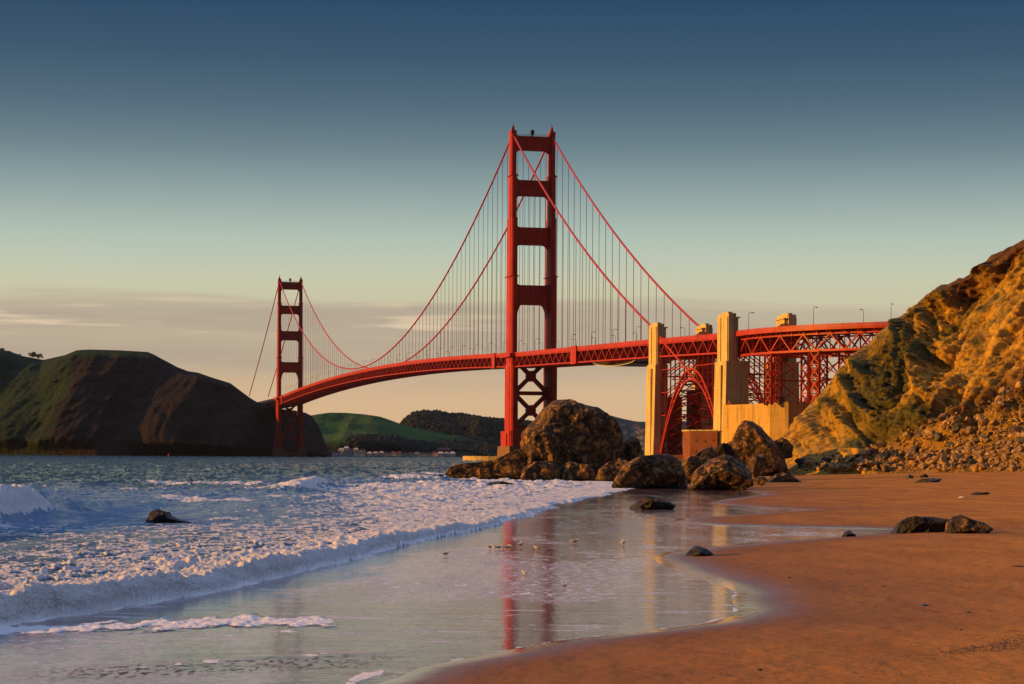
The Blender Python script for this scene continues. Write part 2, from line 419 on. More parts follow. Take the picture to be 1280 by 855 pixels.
def sea_mesh():
    dv = np.concatenate([np.array([0.45, 0.7, 1.0, 1.4, 1.9, 2.4, 2.9]), np.arange(3.3, 60, 0.33), np.arange(60, 330, 0.62), np.array([345, 380, 450, 600, 900])])
    us = np.concatenate([np.linspace(-9000, -1100, 25), np.linspace(-1050, -260, 60), np.arange(-250, 1210, 1.7), np.linspace(1215, 1500, 25), np.linspace(1600, 9000, 20)])
    U, V = np.meshgrid(us, HZ + dv)
    Y = HC * F / (V - HZ); X = (U - 640) / F * Y
    xf = np.interp(Y, FRONT[0], FRONT[1])
    wob = fbm(Y * 0.09, X * 0 + 3.1, o=4) * 0.9 + 0.6 * fbm(X * 0.8, Y * 0.4, o=4) + (1.6 * fbm(Y * 0.045, X * 0 + 8.2, o=2) + 0.9 * fbm(X * 0.6, Y * 0.12, o=3)) * sstep(Y, 100, 160)
    d = xf + wob - X                                    # metres to the sea side of the leading edge
    far = sstep(Y, 120, 420)
    gone = 1 - sstep(Y, 290, 420)                       # the bore dies out at the rocks
    B = np.interp(Y, [40, 62, 110, 160, 230, 320], [0.74, 0.72, 0.58, 0.22, 0.10, 0.05])
    B = B * (0.95 + 0.9 * fbm(Y * 0.11 + 2, X * 0 + 1.3, o=3))
    # ---- foam cover
    l1 = fbm(X * 0.9, Y * 0.55, o=4); l2 = fbm(X * 2.6, Y * 1.5, o=3); l3 = fbm(X * 0.22, Y * 0.10, o=3)
    big = 0.5 + 1.15 * l1 + 0.75 * l2 + 0.35 * l3
    P = U; Q = V
    dens = np.interp(d, [-0.3, 0.05, 2.2, 5, 11, 20, 40], [0, 1.3, 0.92, 0.62, 0.50, 0.42, 0.2])
    dens = dens * gone
    dens = np.where((d > -0.15) & (d < 1.3), np.maximum(dens, 2.0 * gone), dens)
    right = sstep(P, 330, 520) * sstep(Q, 597, 606) * (d > -0.2)
    dens = np.maximum(dens, right * (0.82 + 0.25 * l3) * sstep(d, -0.2, 0.3))
    # quiet milky belt between the breakers
    milk = sstep(Q, 604, 622) * (1 - sstep(Q, 662, 690)) * sstep(d, 6, 12)
    quiet = (1 - sstep(P, 250, 430)) * sstep(Q, 612, 624) * (1 - sstep(Q, 652, 662))
    dens = np.where(d > 4, dens * (1 - 0.80 * quiet), dens)
    off = (1 - sstep(Q, 598, 612)) * (1 - sstep(P, 480, 640) * sstep(Q, 588, 600))
    dens = dens * (1 - 0.95 * off)
    ar = sstep(P, 250, 420) * sstep(Q, 592, 606) * (1 - sstep(Q, 640, 660))
    milk = np.maximum(milk, ar * 0.8); milk = np.maximum(milk, 0.55 * sstep(d, 0.5, 2) * (1 - sstep(d, 20, 45)) * gone)
    # ---- heights
    dd = np.maximum(d, 0)
    fw = 0.75 + 0.9 * np.clip(fbm(X * 0.5, Y * 0.22, o=3) + 0.25, 0, 1)
    face = np.clip(dd / fw, 0, 1); face = np.sqrt(np.clip(1 - (1 - face) ** 2, 0, 1))
    prof = face * (0.42 + 0.58 * np.exp(-np.maximum(dd - 0.75, 0) / 3.0)) * np.exp(-dd / 60)
    Z = np.where(d > 0, B * prof, 0) * gone * (1 + 0.35 * fbm(X * 0 + Y * 0.35, X * 0.3, o=3) * np.exp(-dd / 2))
    swell = np.sin((X + 0.06 * Y) * 0.24 + 1.2 * fbm(X * 0.02, Y * 0.012, o=2) * 3) * fbm(X * 0.02, Y * 0.008, o=2) * 0.7
    Z += swell * sstep(d, 12, 30)
    amp = np.interp(Y, [50, 120, 250, 500, 1200, 4000], [0.02, 0.07, 0.34, 0.85, 1.25, 1.7])
    ch = 1.5 * fbm(X * 0.36, Y * 0.20, o=5, gain=0.62) + 0.5 * ridged(X * 0.11, Y * 0.05, o=3) - 0.1
    Z += amp * ch * sstep(d, 3, 14) * 1.15
    # ---- breakers
    def ridge(xc, h, wf, wb):
        q = xc - X
        return h * np.exp(-np.where(q < 0, (q / wf) ** 2, (q / wb) ** 2))
    f1 = np.interp(Y, [120, 150, 158, 168, 190, 230], [1.9, 2.4, 2.1, 1.1, 0.5, 0])
    w1 = fbm(Y * 0.05, Y * 0 + 9, o=2) * 1.6 + 0.15 * fbm(X * 0.5, Y * 0.2, o=3)
    b1 = ridge(-36.6 + w1, f1, 2.1, 4.5) * (1 + 0.35 * fbm(X * 0.8, Y * 0.4, o=4)); Z += b1
    n1 = fbm(X * 1.1, Y * 0.5, b1 * 1.5, o=4)
    dens = np.maximum(dens, sstep(b1, 0.25, 0.9) * sstep(-(Y - 163) + 16 * n1, -3, 6) * 1.1 * (X > -36.6 + w1 - 2.6))
    f2 = np.interp(Y, [262, 282, 300, 318, 335], [0, 0.9, 1.5, 1.0, 0])
    b2 = ridge(-28.2 + fbm(Y * 0.1, Y * 0 + 2, o=2), f2, 1.4, 4); Z += b2
    dens = np.maximum(dens, sstep(b2, 0.3, 0.8) * 1.05)
    # spilled crests: broken strips of foam further out, and the white water round the rocks
    for (p0, q0, p1, q1, w, k) in ((180, 604, 330, 606, 1.6, 0.9), (200, 622, 310, 627, 2.4, 1.0), (310, 612, 480, 613, 2.6, 0.75), (330, 621, 420, 622, 1.6, 0.7),
                                   (430, 608, 640, 611, 2.0, 0.95), (250, 651, 300, 651, 1.0, 0.8), (480, 597, 600, 600, 2.0, 0.9), (590, 600, 780, 603, 2.6, 1.2),
                                   (600, 633, 700, 625, 1.5, 0.8), (400, 628, 640, 636, 2.5, 0.9), (150, 613, 210, 612, 0.8, 0.5), (520, 592, 570, 596, 1.2, 0.9)):
        ua, va = uv(p0, q0); ub, vb = uv(p1, q1)
        vc = va + (vb - va) * (U - ua) / (ub - ua)
        m = np.exp(-((V - vc) / w) ** 2) * sstep(U, ua - 20, ua + 15) * (1 - sstep(U, ub - 15, ub + 20))
        dens = np.maximum(dens, m * (k + 0.5 * l3)); Z += 0.22 * m * (0.6 + l3) * sstep(Y, 100, 200)
    foam = sstep(big + dens * 1.15, 1.0, 1.22) * (dens > 0.02)
    caps = sstep(ch, 1.08, 1.2) * far * 0.9
    foam = np.maximum(foam, caps * (Q > 574))
    lump = np.clip(0.5 + 1.1 * fbm(X * 1.6 + 40, Y * 0.95, o=3), 0, 1.2) ** 1.5
    curd = np.clip(0.5 + 1.2 * fbm(X * 6.5, Y * 4.5, o=2), 0, 1.2)
    near = np.interp(d, [0, 0.8, 6, 18, 40], [0.55, 1.0, 0.7, 0.42, 0.2]) * np.interp(Y, [85, 130, 200], [1.0, 0.6, 0.28])
    Z += np.where(d > -0.1, foam * gone * (lump * 0.24 * (0.25 + 1.5 * np.clip(0.5 + 1.2 * fbm(X * 0.35 + 7, Y * 0.2, o=2), 0, 1)) + curd * 0.07) * near * sstep(d, -0.05, 0.6), 0)
    # ---- the film in front of the bore: thin trailing foam lines
    fr = d < 0
    film = np.where(fr, 1.0, 0.0) * (1 - sstep(Y, 330, 420))
    film = np.maximum(film, (1 - sstep(d, 0, .05)) * (Y < 330))
    def strip(pts, w, k, h=0.0):
        nonlocal foam, Z
        pu = [uv(*a) for a in pts]; vc = np.interp(U, [a[0] for a in pu], [a[1] for a in pu])
        m = np.exp(-((V - vc + 1.6 * w * fbm(X * 1.3, Y * 0.4, o=3)) / w) ** 4) * sstep(U, pu[0][0] - 10, pu[0][0] + 10) * (1 - sstep(U, pu[-1][0] - 60, pu[-1][0]))
        foam = np.maximum(foam, np.where(fr, sstep(m * (k + 0.9 * l1 + 0.6 * l2), 0.35, 0.75), 0)); Z += np.where(fr, m * h * (0.7 + l2), 0)
    strip([(-300, 796), (0, 789), (200, 782), (300, 777), (385, 777), (450, 782)], 5.5, 0.95, 0.07)
    strip([(60, 850), (130, 838), (240, 828), (330, 822), (420, 818), (520, 812)], 3.0, 0.40, 0.01)
    strip([(-100, 812), (200, 806), (500, 770)], 9, 0.17)
    strip([(440, 735), (520, 730), (620, 742), (760, 736)], 10, 0.22)
    strip([(430, 858), (455, 848), (480, 839), (505, 834)], 5.5, 1.0, 0.02)
    su = shore_u(V)
    ed = (su - U) * Y / F
    foam = np.maximum(foam, np.where(fr & (Q > 655), np.exp(-((ed - 0.12) / 0.11) ** 2) * sstep(0.45 + l1 + l2, 0.3, 0.8) * 0.9 * (1 - sstep(Y, 70, 110)), 0))
    # bubbled patches on the film
    pb = 0.22 * (1 - sstep(Q, 745, 765)) + 0.78 * sstep(l3 + 0.5 * l1 + 0.95 * np.exp(-((Q - 722) / 25) ** 2) * sstep(P, 340, 500) * (1 - sstep(P, 740, 820)) + 0.35 * (1 - sstep(P, 300, 400)) * sstep(Q, 790, 800) - 0.3 * sstep(Q, 748, 762) * sstep(P, 430, 520), 0.10, 0.4)
    haze_f = np.where(fr, pb * (0.35 + 0.65 * sstep(l2 + 0.5 * fbm(X * 7, Y * 3, o=2), -0.1, 0.35)) * (1 - sstep(Y, 150, 260)), 0)
    stq = sstep(fbm(X * 0.30 + 3, Y * 1.1, o=4) + 0.25 * l2, 0.20, 0.34) * sstep(Q, 672, 690) * (1 - 0.5 * sstep(Q, 800, 840))
    haze_f = np.maximum(haze_f, np.where(fr, stq * 0.85, 0))
    peb = np.where(fr, np.maximum(np.exp(-((Q - 660) / 13) ** 2 - ((P - 740) / 70) ** 2), np.exp(-((Q - 835 + 0.05 * (P - 300)) / 9) ** 4 - ((P - 270) / 230) ** 4)) * sstep(0.5 * l2 + fbm(X * 6 + 9, Y * 2.5, o=2), -0.05, 0.25), 0)
    shallow = np.where(fr, np.exp(-np.maximum(ed, 0) / 2.5), 0)
    co = np.stack([X, Y, Z], -1)
    me = np_mesh('sea', co, grid_faces(*U.shape, flip=True), dict(foam=foam, film=film, milk=milk, shallow=shallow, bubbles=haze_f, pebbles=peb))
    return me

def sea_mat():
    k = MT('sea water', 0.1, 0.5)
    k.b.inputs['IOR'].default_value = 1.33
    foam, film, milk, sh = k.attr('foam'), k.attr('film'), k.attr('milk'), k.attr('shallow')
    n1 = k.noise(3.0, 6, 0.6); n2 = k.noise(11.0, 5, 0.65)
    f = k.math('ADD', foam, k.math('MULTIPLY', k.math('SUBTRACT', k.math('ADD', n1, n2), 1.0), k.math('MULTIPLY', k.math('MULTIPLY', foam, k.math('SUBTRACT', 1.0, foam)), 4.0)))
    f = k.mr(f, 0.25, 0.75)
    deep = k.mixc(k.mr(k.noise(0.5, 5, 0.65, sc=(1, 0.2, 1)), 0.4, 0.6), (0.004, 0.034, 0.060), (0.010, 0.060, 0.085))
    c = k.mixc(milk, deep, (0.17, 0.31, 0.52))
    bub, peb = k.attr('bubbles'), k.attr('pebbles')
    filmc = k.mixc(sh, (0.17, 0.10, 0.10), (0.20, 0.10, 0.06))
    filmc = k.mixc(k.math('MULTIPLY', bub, 0.85), filmc, (0.92, 0.78, 0.84))
    filmc = k.mixc(k.math('MULTIPLY', peb, 0.9), filmc, (0.05, 0.035, 0.03))
    c = k.mixc(film, c, filmc)
    c = k.mixc(f, c, (0.95, 0.94, 0.96))
    k.col(c)
    r = k.math('ADD', 0.20, k.math('MULTIPLY', milk, 0.12))
    r = k.math('ADD', r, k.mr(k.noise(0.30, 5, 0.65, sc=(1, 0.16, 1)), 0.42, 0.62, -0.12, 0.28))
    r = k.math('MULTIPLY', r, k.math('SUBTRACT', 1.0, k.math('MULTIPLY', film, 0.80)))
    r = k.math('ADD', r, k.math('MULTIPLY', k.math('ADD', bub, peb), 0.22))
    r = k.math('ADD', r, k.math('MULTIPLY', f, 0.75)); k.rough(r)
    k.l(k.math('SUBTRACT', k.math('SUBTRACT', k.math('ADD', 0.30, k.math('MULTIPLY', film, 0.2)), k.math('MULTIPLY', f, 0.28)), k.math('MULTIPLY', k.math('MULTIPLY', k.math('ADD', bub, peb), film), 0.38)), k.b.inputs['Specular IOR Level'])
    # chop on open water, faint ripples on the film, curds on the foam
    nof = k.math('SUBTRACT', 1.0, film)
    w = k.noise(0.55, 8, 0.62, sc=(1, 0.7, 1)); w2 = k.noise(3.5, 5, 0.6, sc=(1, 0.6, 1))
    b = k.bump(w, k.math('MULTIPLY', nof, 1.0), 2.0)
    b = k.bump(w2, k.math('MULTIPLY', nof, 0.6), 0.12, b)
    rp = k.noise(1.0, 4, 0.6, sc=(0.30, 1.0, 1), dist=0.4); rp2 = k.noise(9, 3, 0.5, sc=(0.5, 1, 1))
    b = k.bump(rp, k.math('MULTIPLY', film, 0.34), 0.06, b)
    b = k.bump(rp2, k.math('MULTIPLY', film, 0.55), 0.009, b)
    b = k.bump(k.math('ADD', n1, n2), k.math('MULTIPLY', f, 0.8), 0.10, b)
    return k.m
tag(link_mesh('sea', sea_mesh(), sea_mat(), smooth=True), kind='structure')

# ================================================================== the beach
def beach_mesh():
    dv = np.concatenate([np.geomspace(9, 22, 10)[:-1], np.arange(22, 120, 0.55), np.arange(120, 320, 1.2), np.geomspace(325, 3500, 40)])
    us = np.concatenate([np.linspace(-9000, 200, 12), np.linspace(300, 760, 60), np.arange(770, 1350, 2.5), np.linspace(1360, 2000, 60), np.linspace(2100, 9000, 25)])
    U, V = np.meshgrid(us, HZ + dv); Y = HC * F / (V - HZ); X = (U - 640) / F * Y
    Z, dm = beach_z(U, V, Y)
    # the berm steepens behind the photographer's right
    wet = np.exp(-np.maximum(dm + 0.5 * fbm(X * 0.4, Y * 0.12, o=3), 0) / np.interp(Y, [45, 90, 200], [1.6, 2.4, 2.6]))
    damp = np.exp(-np.maximum(dm + 1.5 * fbm(X * 0.15, Y * 0.05, o=3), 0) / 7.5)
    return np_mesh('beach', np.stack([X, Y, Z], -1), grid_faces(*U.shape, flip=True), dict(wet=wet, damp=damp))
def beach_mat():
    k = MT('beach sand', 0.85, 0.25)
    wet, damp = k.attr('wet'), k.attr('damp')
    n = k.noise(0.35, 6, sc=(1, 0.3, 1)); n2 = k.noise(4, 6); n3 = k.noise(60, 3)
    c = k.ramp(n, [(0.35, (0.42, 0.160, 0.028)), (0.65, (0.60, 0.235, 0.040))])
    c = k.mixc(k.mr(n2, 0.5, 0.8, 0, 0.35), c, (0.32, 0.12, 0.03))
    tl = k.noise(1.1, 7, 0.7, sc=(1, 0.25, 1), dist=1.2); c = k.mixc(k.mr(tl, 0.56, 0.68, 0, 0.7), c, (0.22, 0.085, 0.028))
    c = k.mixc(k.mr(n3, 0.55, 0.75, 0, 0.35), c, (0.20, 0.11, 0.055))
    c = k.mixc(k.math('MULTIPLY', damp, 0.9), c, (0.17, 0.070, 0.036))
    k.col(c)
    w = k.mr(wet, 0.18, 0.85)
    k.rough(k.math('SUBTRACT', k.math('SUBTRACT', 0.85, k.math('MULTIPLY', damp, 0.2)), k.math('MULTIPLY', w, 0.56)))
    k.l(k.math('ADD', 0.06, k.math('MULTIPLY', w, 0.55)), k.b.inputs['Specular IOR Level'])
    dry = k.math('SUBTRACT', 1.0, k.math('MULTIPLY', wet, 0.95))
    foot = k.noise(1.6, 4, 0.5, sc=(1, 0.8, 1))
    b = k.bump(foot, k.math('MULTIPLY', dry, 0.7), 0.12)
    b = k.bump(n2, k.math('MULTIPLY', dry, 0.45), 0.03, b)
    k.bump(n3, k.math('MULTIPLY', dry, 0.5), 0.004, b)
    return k.m
tag(link_mesh('beach', beach_mesh(), beach_mat(), smooth=True), kind='structure')

# ================================================================== slopes
def slope(name, crest, foot, mat, nr=160, nc=420, power=1.0, disp=None, back=0.6, crest_keep=0.15, smooth=True):
    """a hillside: crest = [(p, q, Y)], foot = [(p, q or None, Y, z)] sampled along p; rises from its foot to its crest and falls behind it"""
    cp = np.array([c[0] for c in crest], float)
    cw = [W(*c) for c in crest]
    fw = [Vector(((uv(p, HZ)[0] - 640) / F * Y, Y, z)) for p, Y, z in foot]; fp = np.array([c[0] for c in foot], float)
    t = np.linspace(cp[0], cp[-1], nc)
    ci = [np.interp(t, cp, [getattr(k, a) for k in cw]) for a in 'xyz']
    fi = [np.interp(t, fp, [getattr(k, a) for k in fw]) for a in 'xyz']
    rows = np.concatenate([np.linspace(0, 1, nr), 1 + np.linspace(0.03, 1, 14)])
    X = np.zeros((len(rows), nc)); Y = X.copy(); Z = X.copy()
    for i, b in enumerate(rows):
        if b <= 1:
            X[i] = fi[0] + (ci[0] - fi[0]) * b; Y[i] = fi[1] + (ci[1] - fi[1]) * b; Z[i] = fi[2] + (ci[2] - fi[2]) * b ** power
        else:
            k = b - 1; dx, dy = ci[0] - fi[0], ci[1] - fi[1]
            X[i] = ci[0] + dx * back * k; Y[i] = ci[1] + (dy * back + 20 * k) * k * 1.6; Z[i] = ci[2] * (1 - k ** 1.3 * 0.9)
    if disp is not None:
        B = rows[:, None] + 0 * X; T = t[None, :] + 0 * X
        X, Y, Z = disp(X, Y, Z, B, T, ci)
    me = np_mesh(name, np.stack([X, Y, Z], -1), grid_faces(*X.shape))
    o = link_mesh(name, me, mat, smooth=smooth)
    tag(o, kind='structure')
    return o, (X, Y, Z, rows, t)

def cliff_mat():
    k = MT('cliff', 0.92, 0.15)
    P = k.coord((1, 1, 1))
    n0 = k.noise(0.022, 5, 0.6); n1 = k.noise(0.12, 7, 0.65); n2 = k.noise(0.6, 7, 0.68); n3 = k.noise(2.4, 6, 0.6)
    c = k.ramp(n1, [(0.34, (0.34, 0.17, 0.028)), (0.5, (0.62, 0.36, 0.055)), (0.64, (0.42, 0.28, 0.045))])
    c = k.mixc(k.mr(n0, 0.42, 0.62, 0, 0.8), c, k.ramp(n1, [(0.4, (0.14, 0.12, 0.03)), (0.6, (0.28, 0.20, 0.045))]))
    # bare red earth along the scarp under the brow and over the scree
    earth = k.attr('earth')
    c = k.mixc(earth, c, k.ramp(n2, [(0.4, (0.07, 0.028, 0.016)), (0.65, (0.16, 0.065, 0.03))]))
    c = k.mixc(k.math('MULTIPLY', k.attr('talus'), 0.85), c, k.ramp(n3, [(0.4, (0.15, 0.085, 0.03)), (0.6, (0.34, 0.20, 0.06))]))
    green = k.attr('green')
    c = k.mixc(green, c, k.ramp(n2, [(0.38, (0.035, 0.045, 0.018)), (0.62, (0.13, 0.12, 0.04))]))
    c = k.mixc(k.mr(n2, 0.54, 0.74, 0, 0.45), c, (0.14, 0.08, 0.03))
    c = k.mixc(k.mr(n3, 0.58, 0.7, 0, 0.5), c, (0.40, 0.27, 0.12))
    k.col(c)
    wv = k.n('ShaderNodeVectorMath', operation='ADD'); k.l(P, wv.inputs[0])
    wc = k.n('ShaderNodeTexNoise'); wc.inputs['Scale'].default_value = 0.25; wc.inputs['Detail'].default_value = 5; k.l(P, wc.inputs['Vector'])
    ws = k.n('ShaderNodeVectorMath', operation='SCALE'); ws.inputs[3].default_value = 5; k.l(wc.outputs['Color'], ws.inputs[0]); k.l(ws.outputs[0], wv.inputs[1])
    vo = k.n('ShaderNodeTexVoronoi', feature='DISTANCE_TO_EDGE'); vo.inputs['Scale'].default_value = 0.22; k.l(wv.outputs[0], vo.inputs['Vector'])
    vf = k.n('ShaderNodeTexVoronoi', feature='F1'); vf.inputs['Scale'].default_value = 0.6; k.l(wv.outputs[0], vf.inputs['Vector'])
    crk = k.mr(vo.outputs['Distance'], 0.0, 0.09)
    c = k.mixc(k.math('MULTIPLY', k.math('SUBTRACT', 1.0, crk), 0.5), c, (0.09, 0.05, 0.02)); k.col(c)
    b = k.bump(crk, 0.5, 0.5); b = k.bump(vf.outputs['Distance'], 0.5, 0.6, b); b = k.bump(n1, 0.5, 1.2, b); b = k.bump(n2, 0.7, 0.7, b); k.bump(n3, 0.7, 0.25, b)
    return k.m

_CREST = [(968, 576, 545), (975, 560, 560), (985, 540, 568), (1000, 520, 576), (1013, 506, 582), (1030, 489, 590), (1050, 467, 598), (1062, 449, 602), (1075, 438, 606), (1090, 425, 608), (1102, 412, 610), (1112, 405, 612), (1120, 399, 613),
         (1140, 390, 612), (1148, 382, 612), (1160, 369, 612), (1172, 362, 611), (1185, 357, 610), (1197, 351, 609), (1212, 347, 607), (1228, 338, 604), (1236, 328, 603), (1246, 319, 601), (1260, 313, 598), (1272, 306, 596), (1284, 299, 594),
         (1330, 278, 588), (1400, 250, 580), (1600, 215, 560), (2000, 190, 520), (2600, 200, 470)]
FOOT = [(968, 508, 0.0), (1000, 498, 0.0), (1060, 488, 0.0), (1120, 478, 0.0), (1180, 466, 0.0), (1280, 448, 0.0), (1400, 426, 0.0), (1600, 400, 1.6), (2000, 340, 2), (2600, 290, 2)]
_fy = lambda p: float(np.interp(p, [f_[0] for f_ in FOOT], [f_[1] for f_ in FOOT]))
CREST = [(p, q, _fy(p) + (Y - _fy(p)) * 0.62) for p, q, Y in _CREST]
def cliff_disp(X, Y, Z, B, T, ci):
    w = sstep(B, 0.0, 0.1) * (1 - 0.75 * sstep(B, 0.93, 1.0)) * (B <= 1.0) + 0.2 * (B > 1.0)
    H = ci[2][None, :] + 0 * B
    sc = np.clip(H / 45.0, 0.15, 1.1)
    # gullies run down the slope and lean to the left as they fall
    # (coordinate across the slope, sheared with height)
    g = X - (0.15 + 0.75 * sstep(T, 1090, 1200)) * Z + 0.1 * Y
    warp = 4 * fbm(X * 0.02, Z * 0.03, Y * 0.02, o=3)
    r1 = ridged((g + warp) * 0.05, Z * 0.004, Y * 0.002, o=2)
    r2 = ridged((g + 0.6 * warp) * 0.13 + 5, Z * 0.012, Y * 0.004, o=3)
    r3 = ridged((g + 0.4 * warp) * 0.40 + 5, Z * 0.06, Y * 0.04, o=3)
    n = fbm(X * 0.10, Y * 0.10, Z * 0.12, o=5)
    talus = sstep(B, 0.30, 0.16)                        # scree apron: smooth with a low slope
    talus = np.clip(talus * sstep(T, 1060, 1150), 0, 1)
    steep = (1 - talus)
    d = ((r1 - .4) * 6.0 + (r2 - .3) * 6.5 + r3 * 3.2 + n * 1.6 - 2.4 * np.abs(fbm(X * .22, Y * .22, Z * .3, o=2)) - 1.6 * np.abs(fbm(X * .55 + 3, Y * .55, Z * .7, o=3)) * 1.6) * steep + talus * (n * 0.6)
    # the open fan on the right has gentler, broader ribs
    d = d * (1 - 0.45 * sstep(T, 1150, 1240) * (1 - sstep(B, 0.75, 0.85)))
    brow = sstep(B, 0.80, 0.88) * sstep(T, 1130, 1230)
    d = d + brow * (1.8 * np.abs(fbm(g * 0.2, Z * 0.2, o=3)) * 3 - 1.0)
    d = d * w * sc * (1 - 0.75 * (1 - sstep(T, 1030, 1110)) * (1 - sstep(B, 0.25, 0.55)))
    # push towards the sea and the camera (left, front and a little down)
    d = d * 1.35
    Zn = Z + d * 0.40 * (1 - sstep(B, 0.75, 1.0) * (B <= 1))
    Xn = X - d * 0.60; Yn = Y - d * 0.60
    return Xn, Yn, Zn
cliff, CL = slope('cliff', CREST, FOOT, cliff_mat(), nr=300, nc=760, power=1.12, disp=cliff_disp, back=1.0)
def photo_px(X, Y, Z):
    u = 640 + X / Y * F; v = HZ - (Z - HC) / Y * F
    du, dv = u - 640, v - HZ
    return 640 + du * CR - dv * SR, HZ + du * SR + dv * CR
_cx, _cy, _cz, _rows, _t = CL
_cp, _cq = photo_px(_cx, _cy, _cz)
_n = fbm(_cx * 0.06, _cy * 0.06, _cz * 0.06, o=4)
lineq = np.interp(_cp, [1090, 1150, 1200, 1240, 1290, 1400], [570, 527, 508, 492, 470, 430])
earth = np.exp(-((_cq - lineq - 4) / np.interp(_cp, [1100, 1200, 1280], [4, 12, 24])) ** 2) * sstep(_cp, 1110, 1190) * (0.9 + _n)
brow = sstep(_rows[:, None] + 0 * _cx + 0.25 * _n, 0.80, 0.92) * sstep(_cp, 1120, 1210)
tal = sstep(_rows[:, None] + 0 * _cx, 0.30, 0.14) * sstep(_cp, 1060, 1130)
earth = np.clip(np.maximum(earth, brow * 0.95), 0, 1)
green = np.clip(sstep(_n + 0.06 + 0.35 * sstep(1180 - _cp, -60, 120) * sstep(_cp, 1030, 1080), 0.12, 0.42), 0, 1) * (_cq < 560)
cm = cliff.data
for nm, arr in (('earth', earth), ('green', green * (1 - tal)), ('talus', tal)):
    a = cm.attributes.new(nm, 'FLOAT', 'POINT'); a.data.foreach_set('value', np.asarray(arr, np.float32).ravel())

def hill_mat(name, g1, g2, br, scale=0.012, brown=0.5):
    k = MT(name, 0.95, 0.1)
    n0 = k.noise(scale, 5, 0.6); n1 = k.noise(scale * 4, 6, 0.65); n2 = k.noise(scale * 16, 5, 0.6)
    c = k.ramp(n0, [(0.38, g1), (0.6, g2)])
    c = k.mixc(k.mr(k.math('ADD', k.attr('bare'), k.math('MULTIPLY', k.math('SUBTRACT', n1, 0.5), 0.9)), 0.35, 0.65), c, k.ramp(n1, [(0.4, br), (0.65, tuple(x * 1.7 for x in br))]))
    c = k.mixc(k.mr(n2, 0.5, 0.7, 0, 0.6), c, tuple(x * 0.4 for x in g1))
    k.col(c); b = k.bump(n1, 0.7, 12); k.bump(n2, 0.8, 4, b)
    return k.m
def set_attr(o, name, arr):
    a = o.data.attributes.new(name, 'FLOAT', 'POINT'); a.data.foreach_set('value', np.asarray(arr, np.float32).ravel())

def head_disp(X, Y, Z, B, T, ci):
    w = (sstep(B, 0, 0.1) * (1 - 0.9 * sstep(B, 0.9, 1.0)) * (B <= 1) + 0.1 * (B > 1)) * np.clip(ci[2] / 90, 0.2, 1.1)
    g = X - 0.3 * Z
    wp = 40 * fbm(X * 0.003, Z * 0.006, o=2)
    d = ridged((g + wp) * 0.007, Z * 0.002, o=2) * 40 + ridged((g + wp) * 0.022, Z * 0.008, o=3) * 16 + fbm(X * 0.03, Y * 0.03, Z * 0.04, o=4) * 9
    d *= w
    return X + d * 0.1, Y - d, Z
head, HL = slope('headland', [(-700, 430, 3300), (-400, 400, 3200), (-200, 425, 3100), (-60, 432, 3000), (0, 437, 2960), (12, 439, 2950), (28, 445, 2940), (55, 450, 2930), (68, 447, 2900), (82, 444, 2880), (96, 438, 2870), (112, 437, 2860), (150, 438, 2850),
     (185, 440, 2840), (192, 443, 2835), (205, 450, 2830), (222, 459, 2825), (235, 464, 2820), (248, 466, 2815), (265, 472, 2810), (288, 479, 2800), (300, 488, 2795), (312, 497, 2790), (322, 503, 2785), (334, 506, 2790), (350, 511, 2860), (368, 513, 2900), (382, 516, 2920), (390, 520, 2930), (398, 532, 2940), (406, 552, 2940), (412, 571, 2940)],
    [(-700, 2750, -1), (-200, 2700, -1), (0, 2640, -1), (80, 2600, -1), (120, 2580, -1), (300, 2660, -1), (335, 2740, -1), (380, 2800, -1), (412, 2900, -1)],
    hill_mat('headland ground', (0.018, 0.036, 0.015), (0.026, 0.050, 0.020), (0.020, 0.014, 0.011)), nr=170, nc=520, power=0.8, disp=head_disp)
hp, hq = photo_px(HL[0], HL[1], HL[2])
set_attr(head, 'bare', np.clip(sstep(hp + 60 * fbm(HL[0] * .005, HL[2] * .01, o=2), 60, 130) * sstep(hq, 441, 452) * (1 - 0.4 * sstep(hp, 300, 330)) + sstep(hq, 490, 530) * 0.4, 0, 1))

def soft_disp(a1, a2, s1):
    def f(X, Y, Z, B, T, ci):
        w = (sstep(B, 0, 0.15) * (1 - 0.9 * sstep(B, 0.88, 1.0)) * (B <= 1) + 0.1 * (B > 1))
        d = (fbm(X * s1, Y * s1, o=4) * a1 + ridged(X * s1 * 1.5, Z * s1, o=3) * a2) * w
        return X, Y - d, Z + d * 0.12
    return f
gh, GL = slope('grassy_hill', [(372, 518, 3650), (385, 521, 3700), (398, 518, 3720), (412, 516, 3750), (432, 516, 3760), (455, 518, 3770), (475, 521, 3780), (490, 526, 3790), (503, 531, 3800), (520, 536, 3820), (560, 545, 3850), (620, 556, 3850), (640, 566, 3850)],
    [(372, 3300, -1), (420, 3280, -1), (500, 3300, -1), (640, 3400, -1)], hill_mat('grassy hill ground', (0.034, 0.085, 0.022), (0.070, 0.150, 0.034), (0.016, 0.026, 0.018), 0.009), nr=90, nc=260, power=0.75, disp=soft_disp(60, 50, 0.004))
gp, gq = photo_px(GL[0], GL[1], GL[2])
set_attr(gh, 'bare', np.clip(0.15 + sstep(gq, 535, 560) * 0.55 + 0.5 * fbm(GL[0] * 0.01, GL[1] * 0.006, o=3), 0, 1))
